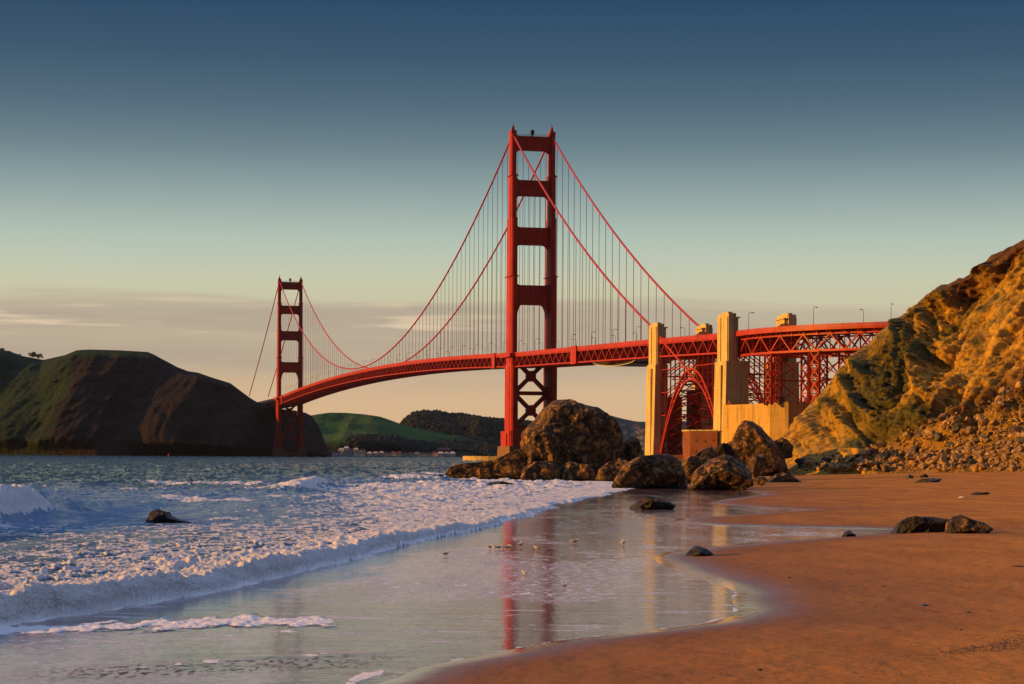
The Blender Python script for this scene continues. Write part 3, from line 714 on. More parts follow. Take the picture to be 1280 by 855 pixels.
dh, DL = slope('wooded_hill', [(486, 545, 4300), (498, 534, 4320), (507, 526, 4330), (516, 518, 4340), (528, 515, 4350), (545, 515, 4360), (560, 518, 4370), (580, 519, 4380), (600, 523, 4390), (620, 525, 4400), (650, 528, 4420), (700, 533, 4450), (740, 545, 4480), (760, 566, 4500)],
    [(486, 3900, -1), (560, 3900, -1), (760, 4000, -1)], hill_mat('wooded hill ground', (0.020, 0.028, 0.018), (0.026, 0.034, 0.02), (0.02, 0.024, 0.018), 0.01), nr=70, nc=220, power=0.8, disp=soft_disp(40, 60, 0.005))
set_attr(dh, 'bare', DL[0] * 0)
bh, BL = slope('town_hill', [(700, 500, 7600), (740, 512, 7600), (765, 520, 7600), (780, 524, 7620), (795, 527, 7640), (815, 529, 7660), (850, 526, 7700), (880, 530, 7700), (960, 536, 7800), (1050, 545, 7900), (1200, 540, 8000)],
    [(700, 6400, -1), (900, 6400, -1), (1200, 6600, -1)], hill_mat('town hill ground', (0.05, 0.06, 0.045), (0.075, 0.08, 0.06), (0.06, 0.055, 0.05), 0.006), nr=60, nc=200, power=0.8, disp=soft_disp(80, 90, 0.003))
set_attr(bh, 'bare', BL[0] * 0 + 0.3)
# low rocky point the fort and the bridge piers stand on
pt = MB()
outl = [(66, 1120), (60, 1045), (74, 985), (90, 930), (118, 860), (160, 760), (260, 760), (330, 1000), (300, 1300), (120, 1280)]
pt.hexa([Vector((x, y, -2)) for x, y in outl], [Vector((x + (150 - x) * .03, y, 3.0)) for x, y in outl])
tag(pt.build('ground', M['rock']), kind='structure')

# ================================================================== the bridge
ORG = Vector((12.6, 1450.0, 0.0))
UX = Vector((0.232, -0.9727, 0.0))          # along the deck, towards the city side
WX = Vector((-0.9727, -0.232, 0.0))         # across it, towards the ocean
def B(s, t, z): return ORG + UX * s + WX * t + Vector((0, 0, z))
def zdeck(s):
    if s < -1280: return 76.0 - (-1280 - s) * 0.004
    if s < 0: return 76.0 + (s + 1280) / 1280 * (-1.4) + 11.5 * (1 - ((s + 640) / 640) ** 2)
    if s < 332: return 74.6 - s / 332 * 7.6
    return 67.0 - (s - 332) / 118 * 3.0
def zcable(s):
    if s < -1280:
        k = (-1280 - s) / 343; return 224.5 + (86.0 - 224.5) * k - 9 * 4 * k * (1 - k) * 0.4
    if s < 0: return 89.0 + 135.5 * ((s + 640) / 640) ** 2
    k = s / 325; return 224.5 + (73.5 - 224.5) * k - 10 * 4 * k * (1 - k)

bridge = empty('suspension_bridge', ORG, 'long orange suspension bridge with two tall towers crossing the strait to the hills', 'bridge')
PNT = M['paint']
def sub(name, parent=bridge, loc=None, label=None):
    o = bpy.data.objects.new(name, None); COL.objects.link(o); o.parent = parent
    if label: o['label'] = label
    return o

def bevprism(mb, s0, s1, poly):
    """poly in (t, z) extruded from s0 to s1"""
    mb.hexa([B(s0, t, z) for t, z in poly], [B(s1, t, z) for t, z in poly])
def boxB(mb, s0, s1, t0, t1, z0, z1): bevprism(mb, s0, s1, [(t0, z0), (t1, z0), (t1, z1), (t0, z1)])

# ---- one tower (south), then a copy of it and its children for the north
tower = sub('tower')
TIERS = [(10.5, 20, 32, 8.6), (20, 66, 24, 4.8), (66, 127, 19.5, 4.1), (127, 166, 16.5, 3.9), (166, 196, 13, 3.7), (196, 224, 9.5, 3.5)]
for sg in (1, -1):
    mb = MB(); tc_ = 13.7 * sg
    for z0, z1, L, T in TIERS:
        boxB(mb, -L / 2, L / 2, tc_ - T * .34, tc_ + T * .34, z0, z1)
        boxB(mb, -L * .40, L * .40, tc_ - T / 2, tc_ + T / 2, z0, z1 + 0.9)
        boxB(mb, -L * .20, L * .20, tc_ - T * .58, tc_ + T * .58, z0, z1 - 0.8)
        boxB(mb, -L * .46, L * .46, tc_ - T * .43, tc_ + T * .43, z0, z1 + 0.4)
    mb.build('leg', PNT, tower)
    mb = MB()
    boxB(mb, -3.6, 3.6, tc_ - 1.9, tc_ + 1.9, 224.9, 226.6)
    bevprism(mb, -1.2, 1.2, [(tc_ - 1.3, 226.6), (tc_ + 1.3, 226.6), (tc_ + 0.35, 230.2), (tc_ - 0.35, 230.2)])
    mb.bar(B(0, tc_, 229.5), B(0, tc_, 232), 0.35)
    mb.build('cable_saddle', PNT, tower)
def strut(z0, z1, Ls, fl, fb, T, flb=None):
    """portal strut with rounded haunches above (fl) and below (fb = width, height)"""
    h = 13.7 - T / 2 + 0.3
    pts = []
    n = 6
    def arc(cx, cz, rx, rz, a0, a1): return [(cx + rx * math.cos(a0 + (a1 - a0) * i / n), cz + rz * math.sin(a0 + (a1 - a0) * i / n)) for i in range(n + 1)]
    pts += arc(-h + fb[0], z0 - fb[1], fb[0], fb[1], math.pi, math.pi / 2)[0:]
    pts += arc(h - fb[0], z0 - fb[1], fb[0], fb[1], math.pi / 2, 0)
    pts += arc(h - fl, z1 + fl, fl, fl, 0, -math.pi / 2)
    pts += arc(-h + fl, z1 + fl, fl, fl, -math.pi / 2, -math.pi)
    mb = MB()
    # the concave prism is cut into strips so that it triangulates cleanly
    xs = sorted(set([round(p[0], 3) for p in pts]))
    def lo(t): return z0 - fb[1] + fb[1] * math.sqrt(max(0, 1 - ((abs(t) - (h - fb[0])) / fb[0]) ** 2)) if abs(t) > h - fb[0] else z0
    def hi(t): return z1 + fl - fl * math.sqrt(max(0, 1 - ((abs(t) - (h - fl)) / fl) ** 2)) if abs(t) > h - fl else z1
    vs = []; fs = []
    for t in xs:
        for s_ in (-Ls / 2, Ls / 2):
            vs += [B(s_, t, lo(t)), B(s_, t, hi(t))]
    for i in range(len(xs) - 1):
        a = 4 * i; b = a + 4
        fs += [(a, a + 1, b + 1, b), (a + 2, b + 2, b + 3, a + 3), (a + 1, a + 3, b + 3, b + 1), (a, b, b + 2, a + 2)]
    fs += [(0, 2, 3, 1), (len(vs) - 4, len(vs) - 3, len(vs) - 1, len(vs) - 2)]
    mb.add(vs, fs)
    k = 9
    for i in range(1, k):
        t = -h + 2 * h * i / k
        boxB(mb, Ls / 2, Ls / 2 + 0.35, t - 0.35, t + 0.35, z0 + 0.5, z1 - 0.5)
    for zz_ in (z0 + 0.3, z1 - 0.3):
        boxB(mb, Ls / 2, Ls / 2 + 0.5, -h + 1, h - 1, zz_ - 0.3, zz_ + 0.3)
    mb.build('portal_strut', PNT, tower)
strut(213.6, 223.0, 5.5, 2.6, (4.0, 4.6), 3.5)
strut(182.3, 192.8, 6.5, 3.4, (4.0, 4.8), 3.7)
strut(148.8, 160.4, 8.0, 3.4, (4.0, 5.5), 3.9)
strut(107.7, 120.8, 9.0, 3.4, (4.6, 19.0), 4.1)
for z0, z1 in ((47.0, 70.5), (23.5, 47.0)):
    mb = MB()
    mb.bar(B(0, 12.2, z0), B(0, -12.2, z1), 5.5, 2.3, up=WX.cross(Vector((0, 0, 1)))); mb.bar(B(0.02, -12.2, z0 + .01), B(0.02, 12.2, z1 + .01), 5.4, 2.3, up=WX.cross(Vector((0, 0, 1))))
    mb.v = []; mb.f = []
    for a, b in ((12.0, -12.0), (-12.0, 12.0)):
        p, q = B(0, a, z0), B(0, b, z1); d = (q - p).normalized(); nrm = UX.cross(d).normalized() * 1.15; dx = UX * (2.7 if a > 0 else 2.68)
        mb.hexa([p + nrm - dx, p - nrm - dx, p - nrm + dx, p + nrm + dx], [q + nrm - dx, q - nrm - dx, q - nrm + dx, q + nrm + dx])
    zc = (z0 + z1) / 2
    bevprism(mb, -2.9, 2.9, [(-2.6, zc - 2.6), (0, zc - 3.8), (2.6, zc - 2.6), (3.2, zc), (2.6, zc + 2.6), (0, zc + 3.8), (-2.6, zc + 2.6), (-3.2, zc)])
    mb.build('cross_brace', PNT, tower)
for z in (23.5, 47.0):
    mb = MB(); boxB(mb, -2.8, 2.8, -12.0, 12.0, z - 1.3, z + 1.3)
    for sg in (1, -1): bevprism(mb, -2.85, 2.85, [(12.1 * sg, z - 6), (12.1 * sg, z + 6), (8.5 * sg, z + 1.2), (8.5 * sg, z - 1.2)])
    mb.build('cross_beam', PNT, tower)
mb = MB()
for a in range(12):
    pass
mb.tube([B(0, 0, 223.0), B(0, 0, 224.6)], 0.5, 8); mb.tube([B(0, 0, 224.6), B(0, 0, 225.0), B(0, 0, 227.4), B(0, 0, 227.9)], [0.9, 1.5, 1.5, 0.6], 10)
mb.build('aircraft_beacon', M['dark'], tower)
mb = MB()
for s_ in (2.4, -2.4):
    mb.bar(B(s_, -11.5, 224.3), B(s_, 11.5, 224.3), 0.16)
    for i in range(13): mb.bar(B(s_, -11.5 + i * 1.92, 223.0), B(s_, -11.5 + i * 1.92, 224.3), 0.12)
mb.build('top_railing', PNT, tower)
# inspection galleries where the legs step in
for z, L, T in ((127, 18.5, 6.4), (196, 12.5, 5.6)):
    for sg in (1, -1):
        mb = MB(); boxB(mb, -L / 2, L / 2, 13.7 * sg - T / 2, 13.7 * sg + T / 2, z - 0.5, z); mb.build('gallery', PNT, tower)
# concrete pier under the legs
mb = MB()
for sg in (1, -1):
    bevprism(mb, -18, 18, [(13.7 * sg - 6, -3), (13.7 * sg + 6, -3), (13.7 * sg + 5.2, 10.5), (13.7 * sg - 5.2, 10.5)])
boxB(mb, -13, 13, -8.2, 8.2, -3, 7.5)
pier_s = mb.build('pier', M['pier'], tower)
def copy_tree(o, parent, off):
    c = o.copy(); COL.objects.link(c); c.parent = parent
    if off is not None: c.location = c.location + off
    for ch in list(o.children): copy_tree(ch, c, None)
    return c
tower_n = copy_tree(tower, bridge, UX * -1280)

# ---- cables and suspenders
for sg in (1, -1):
    for a, b in (((-1623), 332),):
        ss = [a + i * 15.24 for i in range(int((b - a) / 15.24) + 1)] + [-1280, 0, b]
        ss = sorted(set(ss))
        mb = MB(); mb.tube([B(s_, 13.7 * sg, zcable(s_)) for s_ in ss] + [B(352, 13.7 * sg, 62), B(404, 13.7 * sg, 41)], 0.62, 8)
        mb.build('main_cable', PNT, bridge, smooth=True)
ropes = []
for sg in (1, -1):
    for i in range(-83, 22):
        s_ = i * 15.24
        if abs(s_) < 12 or abs(s_ + 1280) < 12 or s_ < -1262: continue
        zc, zd_ = zcable(s_), zdeck(s_) - 2.0
        if zc - zd_ < 2: continue
        d = 1450 - .97 * s_
        ropes.append(((zc - zd_) / d, s_, sg, zc, zd_))
ropes.sort(reverse=True)
rest = MB()
for k, (_, s_, sg, zc, zd_) in enumerate(ropes):
    mb = MB() if k < 100 else rest
    for o_ in (-0.3, 0.3): mb.bar(B(s_ + o_, 13.7 * sg, zd_), B(s_ + o_, 13.7 * sg, zc), 0.15)
    if k < 100: mb.build('suspender_rope', PNT, bridge)
tag(rest.build('suspender_rope', PNT, bridge), kind='stuff')

# ---- the stiffening truss, section by section
def span(a, b, name, zlow=None):
    part = sub(name)
    n = max(1, round((b - a) / 7.62)); st = [a + (b - a) * i / n for i in range(n + 1)]
    dk, cf = MB(), MB()
    side = {sg: [MB() for _ in range(5)] for sg in (1, -1)}
    for i in range(n):
        s0, s1 = st[i], st[i + 1]; z0, z1 = zdeck(s0), zdeck(s1)
        def slab(mb, t0, t1, za, zb):
            p = [B(s0, t0, z0 + za), B(s0, t1, z0 + za), B(s0, t1, z0 + zb), B(s0, t0, z0 + zb)]
            q = [B(s1, t0, z1 + za), B(s1, t1, z1 + za), B(s1, t1, z1 + zb), B(s1, t0, z1 + zb)]
            mb.hexa(p, q)
        slab(dk, -14.2, 14.2, -2.0, -1.3)
        for sg in (1, -1):
            rl, tcd, bcd, web, fs_ = side[sg]
            slab(fs_, 14.2 * sg, 14.55 * sg, -2.5, -1.1)
            slab(rl, 14.3 * sg, 14.45 * sg, -0.12, 0.06); slab(rl, 14.33 * sg, 14.40 * sg, -1.05, -0.22)
            slab(tcd, 13.35 * sg, 14.05 * sg, -3.1, -2.0 - 0.51)
            slab(bcd, 13.3 * sg, 14.1 * sg, -10.0, -9.2)
            t = 13.7 * sg
            T0, T1, b0, b1 = B(s0, t, z0 - 3.0), B(s1, t, z1 - 3.0), B(s0, t, z0 - 9.3), B(s1, t, z1 - 9.3)
            web.bar(T0, b0, 0.34, 0.45)
            if i % 2: web.bar(T0, b1, 0.42, 0.5)
            else: web.bar(b0, T1, 0.42, 0.5)
            for j in (0.5,): rl.bar(B(s0, 14.37 * sg, z0 - 1.1), B(s0, 14.37 * sg, z0 + 0.02), 0.14)
        # cross frame with floor beam, and the bottom laterals
        slab2 = lambda mb, t0, t1, za, zb: mb.hexa([B(s0 - .15, t0, z0 + za), B(s0 - .15, t1, z0 + za), B(s0 - .15, t1, z0 + zb), B(s0 - .15, t0, z0 + zb)],
                                                  [B(s0 + .15, t0, z0 + za), B(s0 + .15, t1, z0 + za), B(s0 + .15, t1, z0 + zb), B(s0 + .15, t0, z0 + zb)])
        slab2(cf, -13.3, 13.3, -5.6, -2.01); slab2(cf, -13.3, 13.3, -9.9, -8.4)
        for a_, b_ in ((-13.2, -4.4), (4.4, -4.4), (4.4, 13.2)):
            cf.bar(B(s0, a_, z0 - 8.6), B(s0, b_ if a_ != 4.4 or b_ > 0 else -4.4, z0 - 5.4), 0.9, 0.9)
        cf.bar(B(s0, -4.4, z0 - 8.6), B(s0, 4.4, z0 - 5.4), 0.9, 0.9)
        cf.bar(B(s0, 13.2 if i % 2 else -13.2, z0 - 9.7), B(s1, -13.2 if i % 2 else 13.2, z1 - 9.7), 0.8, 0.5)
        cf.bar(B(s0, -13.2 if i % 2 else 13.2, z0 - 9.55), B(s1, 13.2 if i % 2 else -13.2, z1 - 9.55), 0.8, 0.5)
    for mb, nm in ((dk, 'deck'), (cf, 'cross_frame')): mb.build(nm, PNT, part)
    for sg in (1, -1):
        for mb, nm in zip(side[sg], ('railing', 'top_chord', 'bottom_chord', 'web_lattice', 'fascia')): mb.build(nm, PNT, part)
    return part
span(-1640, -1286, 'side_span'); span(-1274, -8, 'main_span'); span(8, 325, 'side_span'); span(339.5, 442, 'arch_span')
# deck through the towers and flat covers over the truss beside them
for c0 in (0, -1280, 332, 450):
    mb = MB()
    w = 8 if c0 in (0, -1280) else 8.5
    for t0, t1 in ((-11.3, 11.3),): mb.hexa([B(c0 - w, t, zdeck(c0 - w) + z) for t, z in ((t0, -9.9), (t1, -9.9), (t1, -1.3), (t0, -1.3))], [B(c0 + w, t, zdeck(c0 + w) + z) for t, z in ((t0, -9.9), (t1, -9.9), (t1, -1.3), (t0, -1.3))])
    mb.build('deck_connection', PNT, bridge)
def cover(s_, w=3.4, zt=0.6):
    mb = MB(); z = zdeck(s_); boxB(mb, s_ - w / 2, s_ + w / 2, 14.56, 15.3, z - 10.6, z - 0.4 + zt); mb.build('truss_cover', PNT, bridge)
cover(-50, 9); cover(168, 13, 0.8); cover(-1240, 10)
# walkway balcony round the west leg of each tower
for c0 in (0, -1280):
    mb = MB(); z = zdeck(c0)
    boxB(mb, c0 - 15, c0 + 14, 16.2, 18.4, z - 3.2, z - 1.3)
    boxB(mb, c0 - 15, c0 + 14, 18.2, 18.35, z - 1.3, z)
    boxB(mb, c0 - 15, c0 - 12, 14.6, 16.2, z - 3.2, z - 1.3); boxB(mb, c0 + 12, c0 + 14, 14.6, 16.2, z - 3.2, z - 1.3)
    mb.build('walkway', PNT, bridge)

# ---- concrete pylons at both ends of the arch
def pylon(c0, Lu, Ll, tin, tout, toutl, ztop, tlow, wall=None):
    py = sub('pylon')
    for sg in (1, -1):
        mb = MB()
        zt = zdeck(c0)
        a, b = sorted((tin * sg, tout * sg)); boxB(mb, c0 - Lu / 2, c0 + Lu / 2, a, b, zt - 14, ztop)
        a, b = sorted(((tin + 0.8) * sg, (tout - .8) * sg)); boxB(mb, c0 - Lu * .3, c0 + Lu * .3, a, b, ztop, ztop + 0.9)
        a, b = sorted(((tin - 1.6) * sg, (tin + 0.01) * sg)); boxB(mb, c0 - Lu * .33, c0 + Lu * .40, a, b, zt - 14, ztop - 2.2)
        a, b = sorted(((tin - 2.4) * sg, (tin + .6) * sg)); boxB(mb, c0 - Lu * .3, c0 + Lu * .45, a, b, ztop - 2.2, ztop - 1.6)
        # pilasters of the sea face
        for f0, f1 in ((-0.46, -0.18), (0.14, 0.46)):
            a, b = sorted(((tout) * sg, (tout + 0.5) * sg)); boxB(mb, c0 + Lu * f0, c0 + Lu * f1, a, b, zt - 14, ztop - 1.5)
        a, b = sorted((tlow * sg, toutl * sg)); bevprism(mb, c0 - Ll / 2, c0 + Ll / 2, [(a, 1), (b + (0.9 if sg > 0 else 0), 1), (b, zt - 14.0), (a, zt - 14.0)] if sg > 0 else [(a - 0.9, 1), (b, 1), (b, zt - 14.0), (a, zt - 14.0)])
        a, b = sorted(((toutl) * sg, (toutl + 1.2) * sg)); boxB(mb, c0 - Ll * .2, c0 + Ll * .2, a, b, 1, zt - 16)
        mb.build('shaft', M['wall'], py)
    if wall:
        mb = MB()
        for t0, t1, z1 in wall: boxB(mb, c0 - Ll * .3, c0 + Ll * .3, t0, t1, 1, z1)
        mb.build('cross_wall', M['brick'], py)
    return py
pylon(332, 14.5, 15.5, 11.6, 15.2, 16.4, 74.6, 9.5, [(0.5, 9.5, 36), (-9.5, -5, 40), (-5.0, 0.5, 9)])
pylon(450, 15.5, 17, 13.2, 17.0, 18.2, 72.6, 7.0)

# ---- steel arch between them
arch = sub('arch')
A0, A1, AC = 340.5, 441.5, 391.0
def za(s_, low): k = (s_ - AC) / 51.0; return (48.8 if not low else 43.6) - 43.0 * k * k * (1.0 if not low else 0.93)
na = 16
for sg in (1, -1):
    mb = MB(); t = 13.4 * sg
    st = [A0 + (A1 - A0) * i / na for i in range(na + 1)]
    for lowf in (False, True):
        for i in range(na): mb.bar(B(st[i], t, za(st[i], lowf)), B(st[i + 1], t, za(st[i + 1], lowf)), 1.0, 0.95)
    for i in range(na + 1):
        mb.bar(B(st[i], t, za(st[i], False)), B(st[i], t, za(st[i], True)), 0.5)
        if i < na: mb.bar(B(st[i], t, za(st[i], i % 2 == 0)), B(st[i + 1], t, za(st[i + 1], i % 2 == 1)), 0.5)
    mb.build('arch_rib', PNT, arch)
    ncol = 13
    for i in range(ncol + 1):
        s_ = A0 + 1.2 + (A1 - A0 - 2.4) * i / ncol
        mb = MB(); mb.bar(B(s_, t, za(s_, False)), B(s_, t, zdeck(s_) - 10.0), 0.62, 0.7)
        mb.build('spandrel_column', PNT, arch)
    br = {}
    for i in range(ncol):
        s_ = A0 + 1.2 + (A1 - A0 - 2.4) * i / ncol; s2 = A0 + 1.2 + (A1 - A0 - 2.4) * (i + 1) / ncol
        for z in (50.0, 38.0, 26.0):
            if za(s_, False) < z - 1 and za(s2, False) < z - 1: br.setdefault((z, s_ < AC), MB()).bar(B(s_, t, z), B(s2, t, z), 0.4)
    for mb in br.values(): mb.build('spandrel_brace', PNT, arch)
mb = MB()
for i in range(na + 1):
    s_ = st[i]
    for lowf in (False, True): mb.bar(B(s_, -13.3, za(s_, lowf)), B(s_, 13.3, za(s_, lowf)), 0.5)
    if i < na:
        mb.bar(B(s_, -13.3, za(s_, True)), B(st[i + 1], 0, za(st[i + 1], True)), 0.45); mb.bar(B(s_, 13.3, za(s_, True)), B(st[i + 1], 0, za(st[i + 1], True)), 0.45)
        mb.bar(B(s_, 0, za(s_, True)), B(st[i + 1], 13.3, za(st[i + 1], True)), 0.45); mb.bar(B(s_, 0, za(s_, True)), B(st[i + 1], -13.3, za(st[i + 1], True)), 0.45)
    zt = zdeck(s_) - 10; zb = za(s_, False)
    m = max(1, int((zt - zb) / 9))
    for j in range(m):
        a, b = zb + (zt - zb) * j / m, zb + (zt - zb) * (j + 1) / m
        mb.bar(B(s_, -13.3, b), B(s_, 13.3, b), 0.45)
        mb.bar(B(s_, -13.3, a), B(s_, 0, b), 0.45); mb.bar(B(s_, 13.3, a), B(s_, 0, b), 0.45)
mb.build('sway_lattice', PNT, arch)

# ---- approach viaduct curving away behind the cliff
via = sub('viaduct')
wp = [(107.2, 1003), (111.5, 988), (121, 969), (134, 951), (150, 936), (168, 924), (195, 911), (225, 902), (260, 896), (300, 893)]
def cat(pts, step):
    P = [Vector((x, y, 0)) for x, y in pts]; out = []
    for i in range(len(P) - 1):
        a, b, c, d = P[max(i - 1, 0)], P[i], P[i + 1], P[min(i + 2, len(P) - 1)]
        for j in range(12):
            t = j / 12; out.append(0.5 * ((2 * b) + (c - a) * t + (2 * a - 5 * b + 4 * c - d) * t * t + (3 * b - a - 3 * c + d) * t ** 3))
    out.append(P[-1])
    L = [0]
    for i in range(1, len(out)): L.append(L[-1] + (out[i] - out[i - 1]).length)
    n = int(L[-1] / step); r = []
    for k in range(n + 1):
        x = L[-1] * k / n; r.append(Vector((np.interp(x, L, [p.x for p in out]), np.interp(x, L, [p.y for p in out]), 0)))
    return r, L[-1] / n
vp, vst = cat(wp, 7.6)
vn = []
for i in range(len(vp)):
    d = (vp[min(i + 1, len(vp) - 1)] - vp[max(i - 1, 0)]).normalized(); vn.append(Vector((-d.y, d.x, 0)))       # towards the bay
def VP(i, off, z): return vp[i] + vn[i] * off + Vector((0, 0, z))
ZV = 64.2
def vz(i): return ZV + 0.012 * i * 7.6 * 0
dk, cf = MB(), MB()
vside = [[MB() for _ in range(5)] for _ in range(2)]
for i in range(len(vp) - 1):
    def sl(mb, o0, o1, za_, zb_): mb.hexa([VP(i, o, ZV + z) for o, z in ((o0, za_), (o1, za_), (o1, zb_), (o0, zb_))], [VP(i + 1, o, ZV + z) for o, z in ((o0, za_), (o1, za_), (o1, zb_), (o0, zb_))])
    sl(dk, -1.5, 27.5, -2.3, -1.3); sl(vside[0][4], -1.8, -1.5, -2.6, -1.1); sl(vside[1][4], 27.5, 27.8, -2.6, -1.1)
    for o in (-1.65, 27.65):
        rl = vside[0 if o < 5 else 1][0]; sl(rl, o - .06, o + .06, -0.12, 0.06); sl(rl, o - .03, o + .03, -1.04, -0.22); rl.bar(VP(i, o, ZV - 1.1), VP(i, o, ZV), 0.14)
    cf.bar(VP(i, -1.7, ZV - 3.4), VP(i, 1, ZV - 2.4), 0.35, 0.7)
    for o in (0.9, 25.0):
        _, tcd, bcd, web, _ = vside[0 if o < 5 else 1]
        sl(tcd, o - .35, o + .35, -4.5, -3.8); sl(bcd, o - .45, o + .45, -12.1, -11.1)
        T0, T1, b0, b1, mT = VP(i, o, ZV - 4.1), VP(i + 1, o, ZV - 4.1), VP(i, o, ZV - 11.6), VP(i + 1, o, ZV - 11.6), None
        if i % 2: web.bar(T0, b1, 0.75, 0.6)
        else: web.bar(b0, T1, 0.75, 0.6)
        web.bar(T0, b0, 0.4)
    cf.bar(VP(i, 0.9, ZV - 3.1), VP(i, 25, ZV - 3.1), 0.5, 1.5); cf.bar(VP(i, 0.9, ZV - 11.5), VP(i, 25, ZV - 11.5), 0.5)
    cf.bar(VP(i, 0.9, ZV - 11.5), VP(i, 13, ZV - 4.2), 0.5); cf.bar(VP(i, 25, ZV - 11.5), VP(i, 13, ZV - 4.2), 0.5)
    for o0, o1 in ((0.9, 13), (13, 25)):
        cf.bar(VP(i, o0, ZV - 11.7), VP(i + 1, o1, ZV - 11.7), 0.4)
        sl(cf, (o0 + o1) / 2 - .3, (o0 + o1) / 2 + .3, -3.6, -2.31)
for mb, nm in ((dk, 'deck'), (cf, 'cross_frame')): mb.build(nm, PNT, via)
for vs_ in vside:
    for mb, nm in zip(vs_, ('railing', 'top_chord', 'bottom_chord', 'web_lattice', 'fascia')): mb.build(nm, PNT, via)
def lattice_leg(c, dx, dy, w, z0, z1):
    mb = MB(); cs = [c + dx * a * w / 2 + dy * b * w / 2 for a, b in ((-1, -1), (1, -1), (1, 1), (-1, 1))]
    for p in cs: mb.bar(p + Vector((0, 0, z0)), p + Vector((0, 0, z1)), 0.95)
    n = max(2, round((z1 - z0) / (w * 1.05)))
    for j in range(n):
        a, b = z0 + (z1 - z0) * j / n, z0 + (z1 - z0) * (j + 1) / n
        for k in range(4):
            p, q = cs[k], cs[(k + 1) % 4]
            mb.bar(p + Vector((0, 0, b)), q + Vector((0, 0, b)), 0.4); mb.bar(p + Vector((0, 0, a)), q + Vector((0, 0, b)), 0.4); mb.bar(q + Vector((0, 0, a)), p + Vector((0, 0, b)), 0.4)
    mb.build('support_tower', PNT, via)
def bent_at(px, w=5.4):
    i = min(range(len(vp)), key=lambda k: abs(640 + vp[k].x / vp[k].y * F - px))
    dx, dy = Vector((vn[i].y, -vn[i].x, 0)), vn[i]
    lattice_leg(VP(i, 2.6, 0), dx, dy, w, 28.5, ZV - 12.1); lattice_leg(VP(i, 23.4, 0), dx, dy, w, 28.5, ZV - 12.1)
    return i
bi = [bent_at(962), bent_at(1026), bent_at(1130)]
mb = MB()
for k in (0, 1, 2):
    i = bi[k]
    for z in (51, 40, 30):
        mb.bar(VP(i, 5.2, z), VP(i, 20.8, z), 0.6, 0.8)
    for z in (29, 40): mb.bar(VP(i, 5.2, z), VP(i, 20.8, z + 11), 0.45); mb.bar(VP(i, 20.8, z), VP(i, 5.2, z + 11), 0.45)
    if k < 2:
        j = bi[k + 1]
        for o in (23.4,):
            for z in (51, 40, 30): mb.bar(VP(i, o, z), VP(j, o, z), 0.5, 0.7)
            for z in (29, 40): mb.bar(VP(i, o, z), VP(j, o, z + 11), 0.4); mb.bar(VP(j, o, z), VP(i, o, z + 11), 0.4)
mb.build('sway_lattice', PNT, via)

# ---- painters' platform slung under the side span
pf = empty('work_platform', B(250, 0, 50), 'grey canvas-wrapped work platform slung beneath the bridge deck beside the concrete pylon', 'work platform')
mb = MB()
def zb(s_): return zdeck(s_) - 10.2
for i in range(14):
    a, b = 200 + i * 6.3, 200 + (i + 1) * 6.3
    sg = lambda x: 2.9 * math.sin(min(1, max(0, (x - 200) / 88)) * math.pi) ** 0.5
    mb.hexa([B(a, t, zb(a) - sg(a) + z) for t, z in ((-10, 0), (12, 0), (12, .35), (-10, .35))], [B(b, t, zb(b) - sg(b) + z) for t, z in ((-10, 0), (12, 0), (12, .35), (-10, .35))])
mb.build('canvas_sheet', M['grey'], pf)
mb = MB()
for i in range(5):
    s_ = 258 + i * 6; mb.bar(B(s_, -10, zb(s_)), B(s_, -10, zb(s_) - 2.4), .4); mb.bar(B(s_, 11, zb(s_)), B(s_, 11, zb(s_) - 2.4), .4); mb.bar(B(s_, -10, zb(s_) - 1.2), B(s_, 11, zb(s_) - 1.2), .4)
boxB(mb, 262, 284, -9, 11, zb(273) - 1.9, zb(273) - 0.6)
mb.build('gantry', M['dark'], pf)

# ---- street lamps along the deck
def lamp_proto():
    r = empty('street_lamp', (0, 0, 0))
    mb = MB(); mb.tube([(0, 0, 0), (0, 0, 1), (0, 0, 8.6)], [0.18, 0.12, 0.09], 6); o = mb.build('pole', M['dark'], r)
    mb = MB(); mb.tube([(0, 0, 8.4), (0.4, 0, 8.9), (1.2, 0, 9.05), (2.2, 0, 9.0)], 0.09, 5); mb.build('arm', M['dark'], r)
    mb = MB(); mb.hexa([Vector((1.6, -.22, 8.72)), Vector((2.9, -.22, 8.72)), Vector((2.9, .22, 8.72)), Vector((1.6, .22, 8.72))], [Vector((1.7, -.14, 9.02)), Vector((2.7, -.14, 9.02)), Vector((2.7, .14, 9.02)), Vector((1.7, .14, 9.02))]); mb.build('lamp_head', M['dark'], r)
    return r
proto = lamp_proto(); first = True
def place_lamp(loc, rz, label, group, sc=1.0):
    global first
    if first: r = proto; first = False
    else:
        r = proto.copy(); COL.objects.link(r)
        for ch in list(proto.children):
            c = ch.copy(); COL.objects.link(c); c.parent = r
    r.location = loc; r.rotation_euler = (0, 0, rz); r.scale = (sc, sc, sc)
    tag(r, label, 'street lamp', group)
angW = math.atan2(-WX.y, -WX.x)
for i in range(-27, 7):
    s_ = i * 45.72 + 22
    if abs(s_) < 20 or abs(s_ + 1280) < 20: continue
    for sg in (1, -1):
        far = s_ < 0
        lab = ('slender dark lamp on the %s bridge railing %s' % ('ocean' if sg > 0 else 'inland', 'between the two towers' if far else 'between near tower and pylon'))
        place_lamp(B(s_, 14.0 * sg, zdeck(s_) - 1.3), angW + (0 if sg > 0 else math.pi), lab, 'street lamps along the bridge deck, ' + ('ocean' if sg > 0 else 'inland') + (' main' if far else ' side') + ' span')
vl = [(935, -1), (1018, -1), (1106, -1), (948, 1), (1078, 1)]
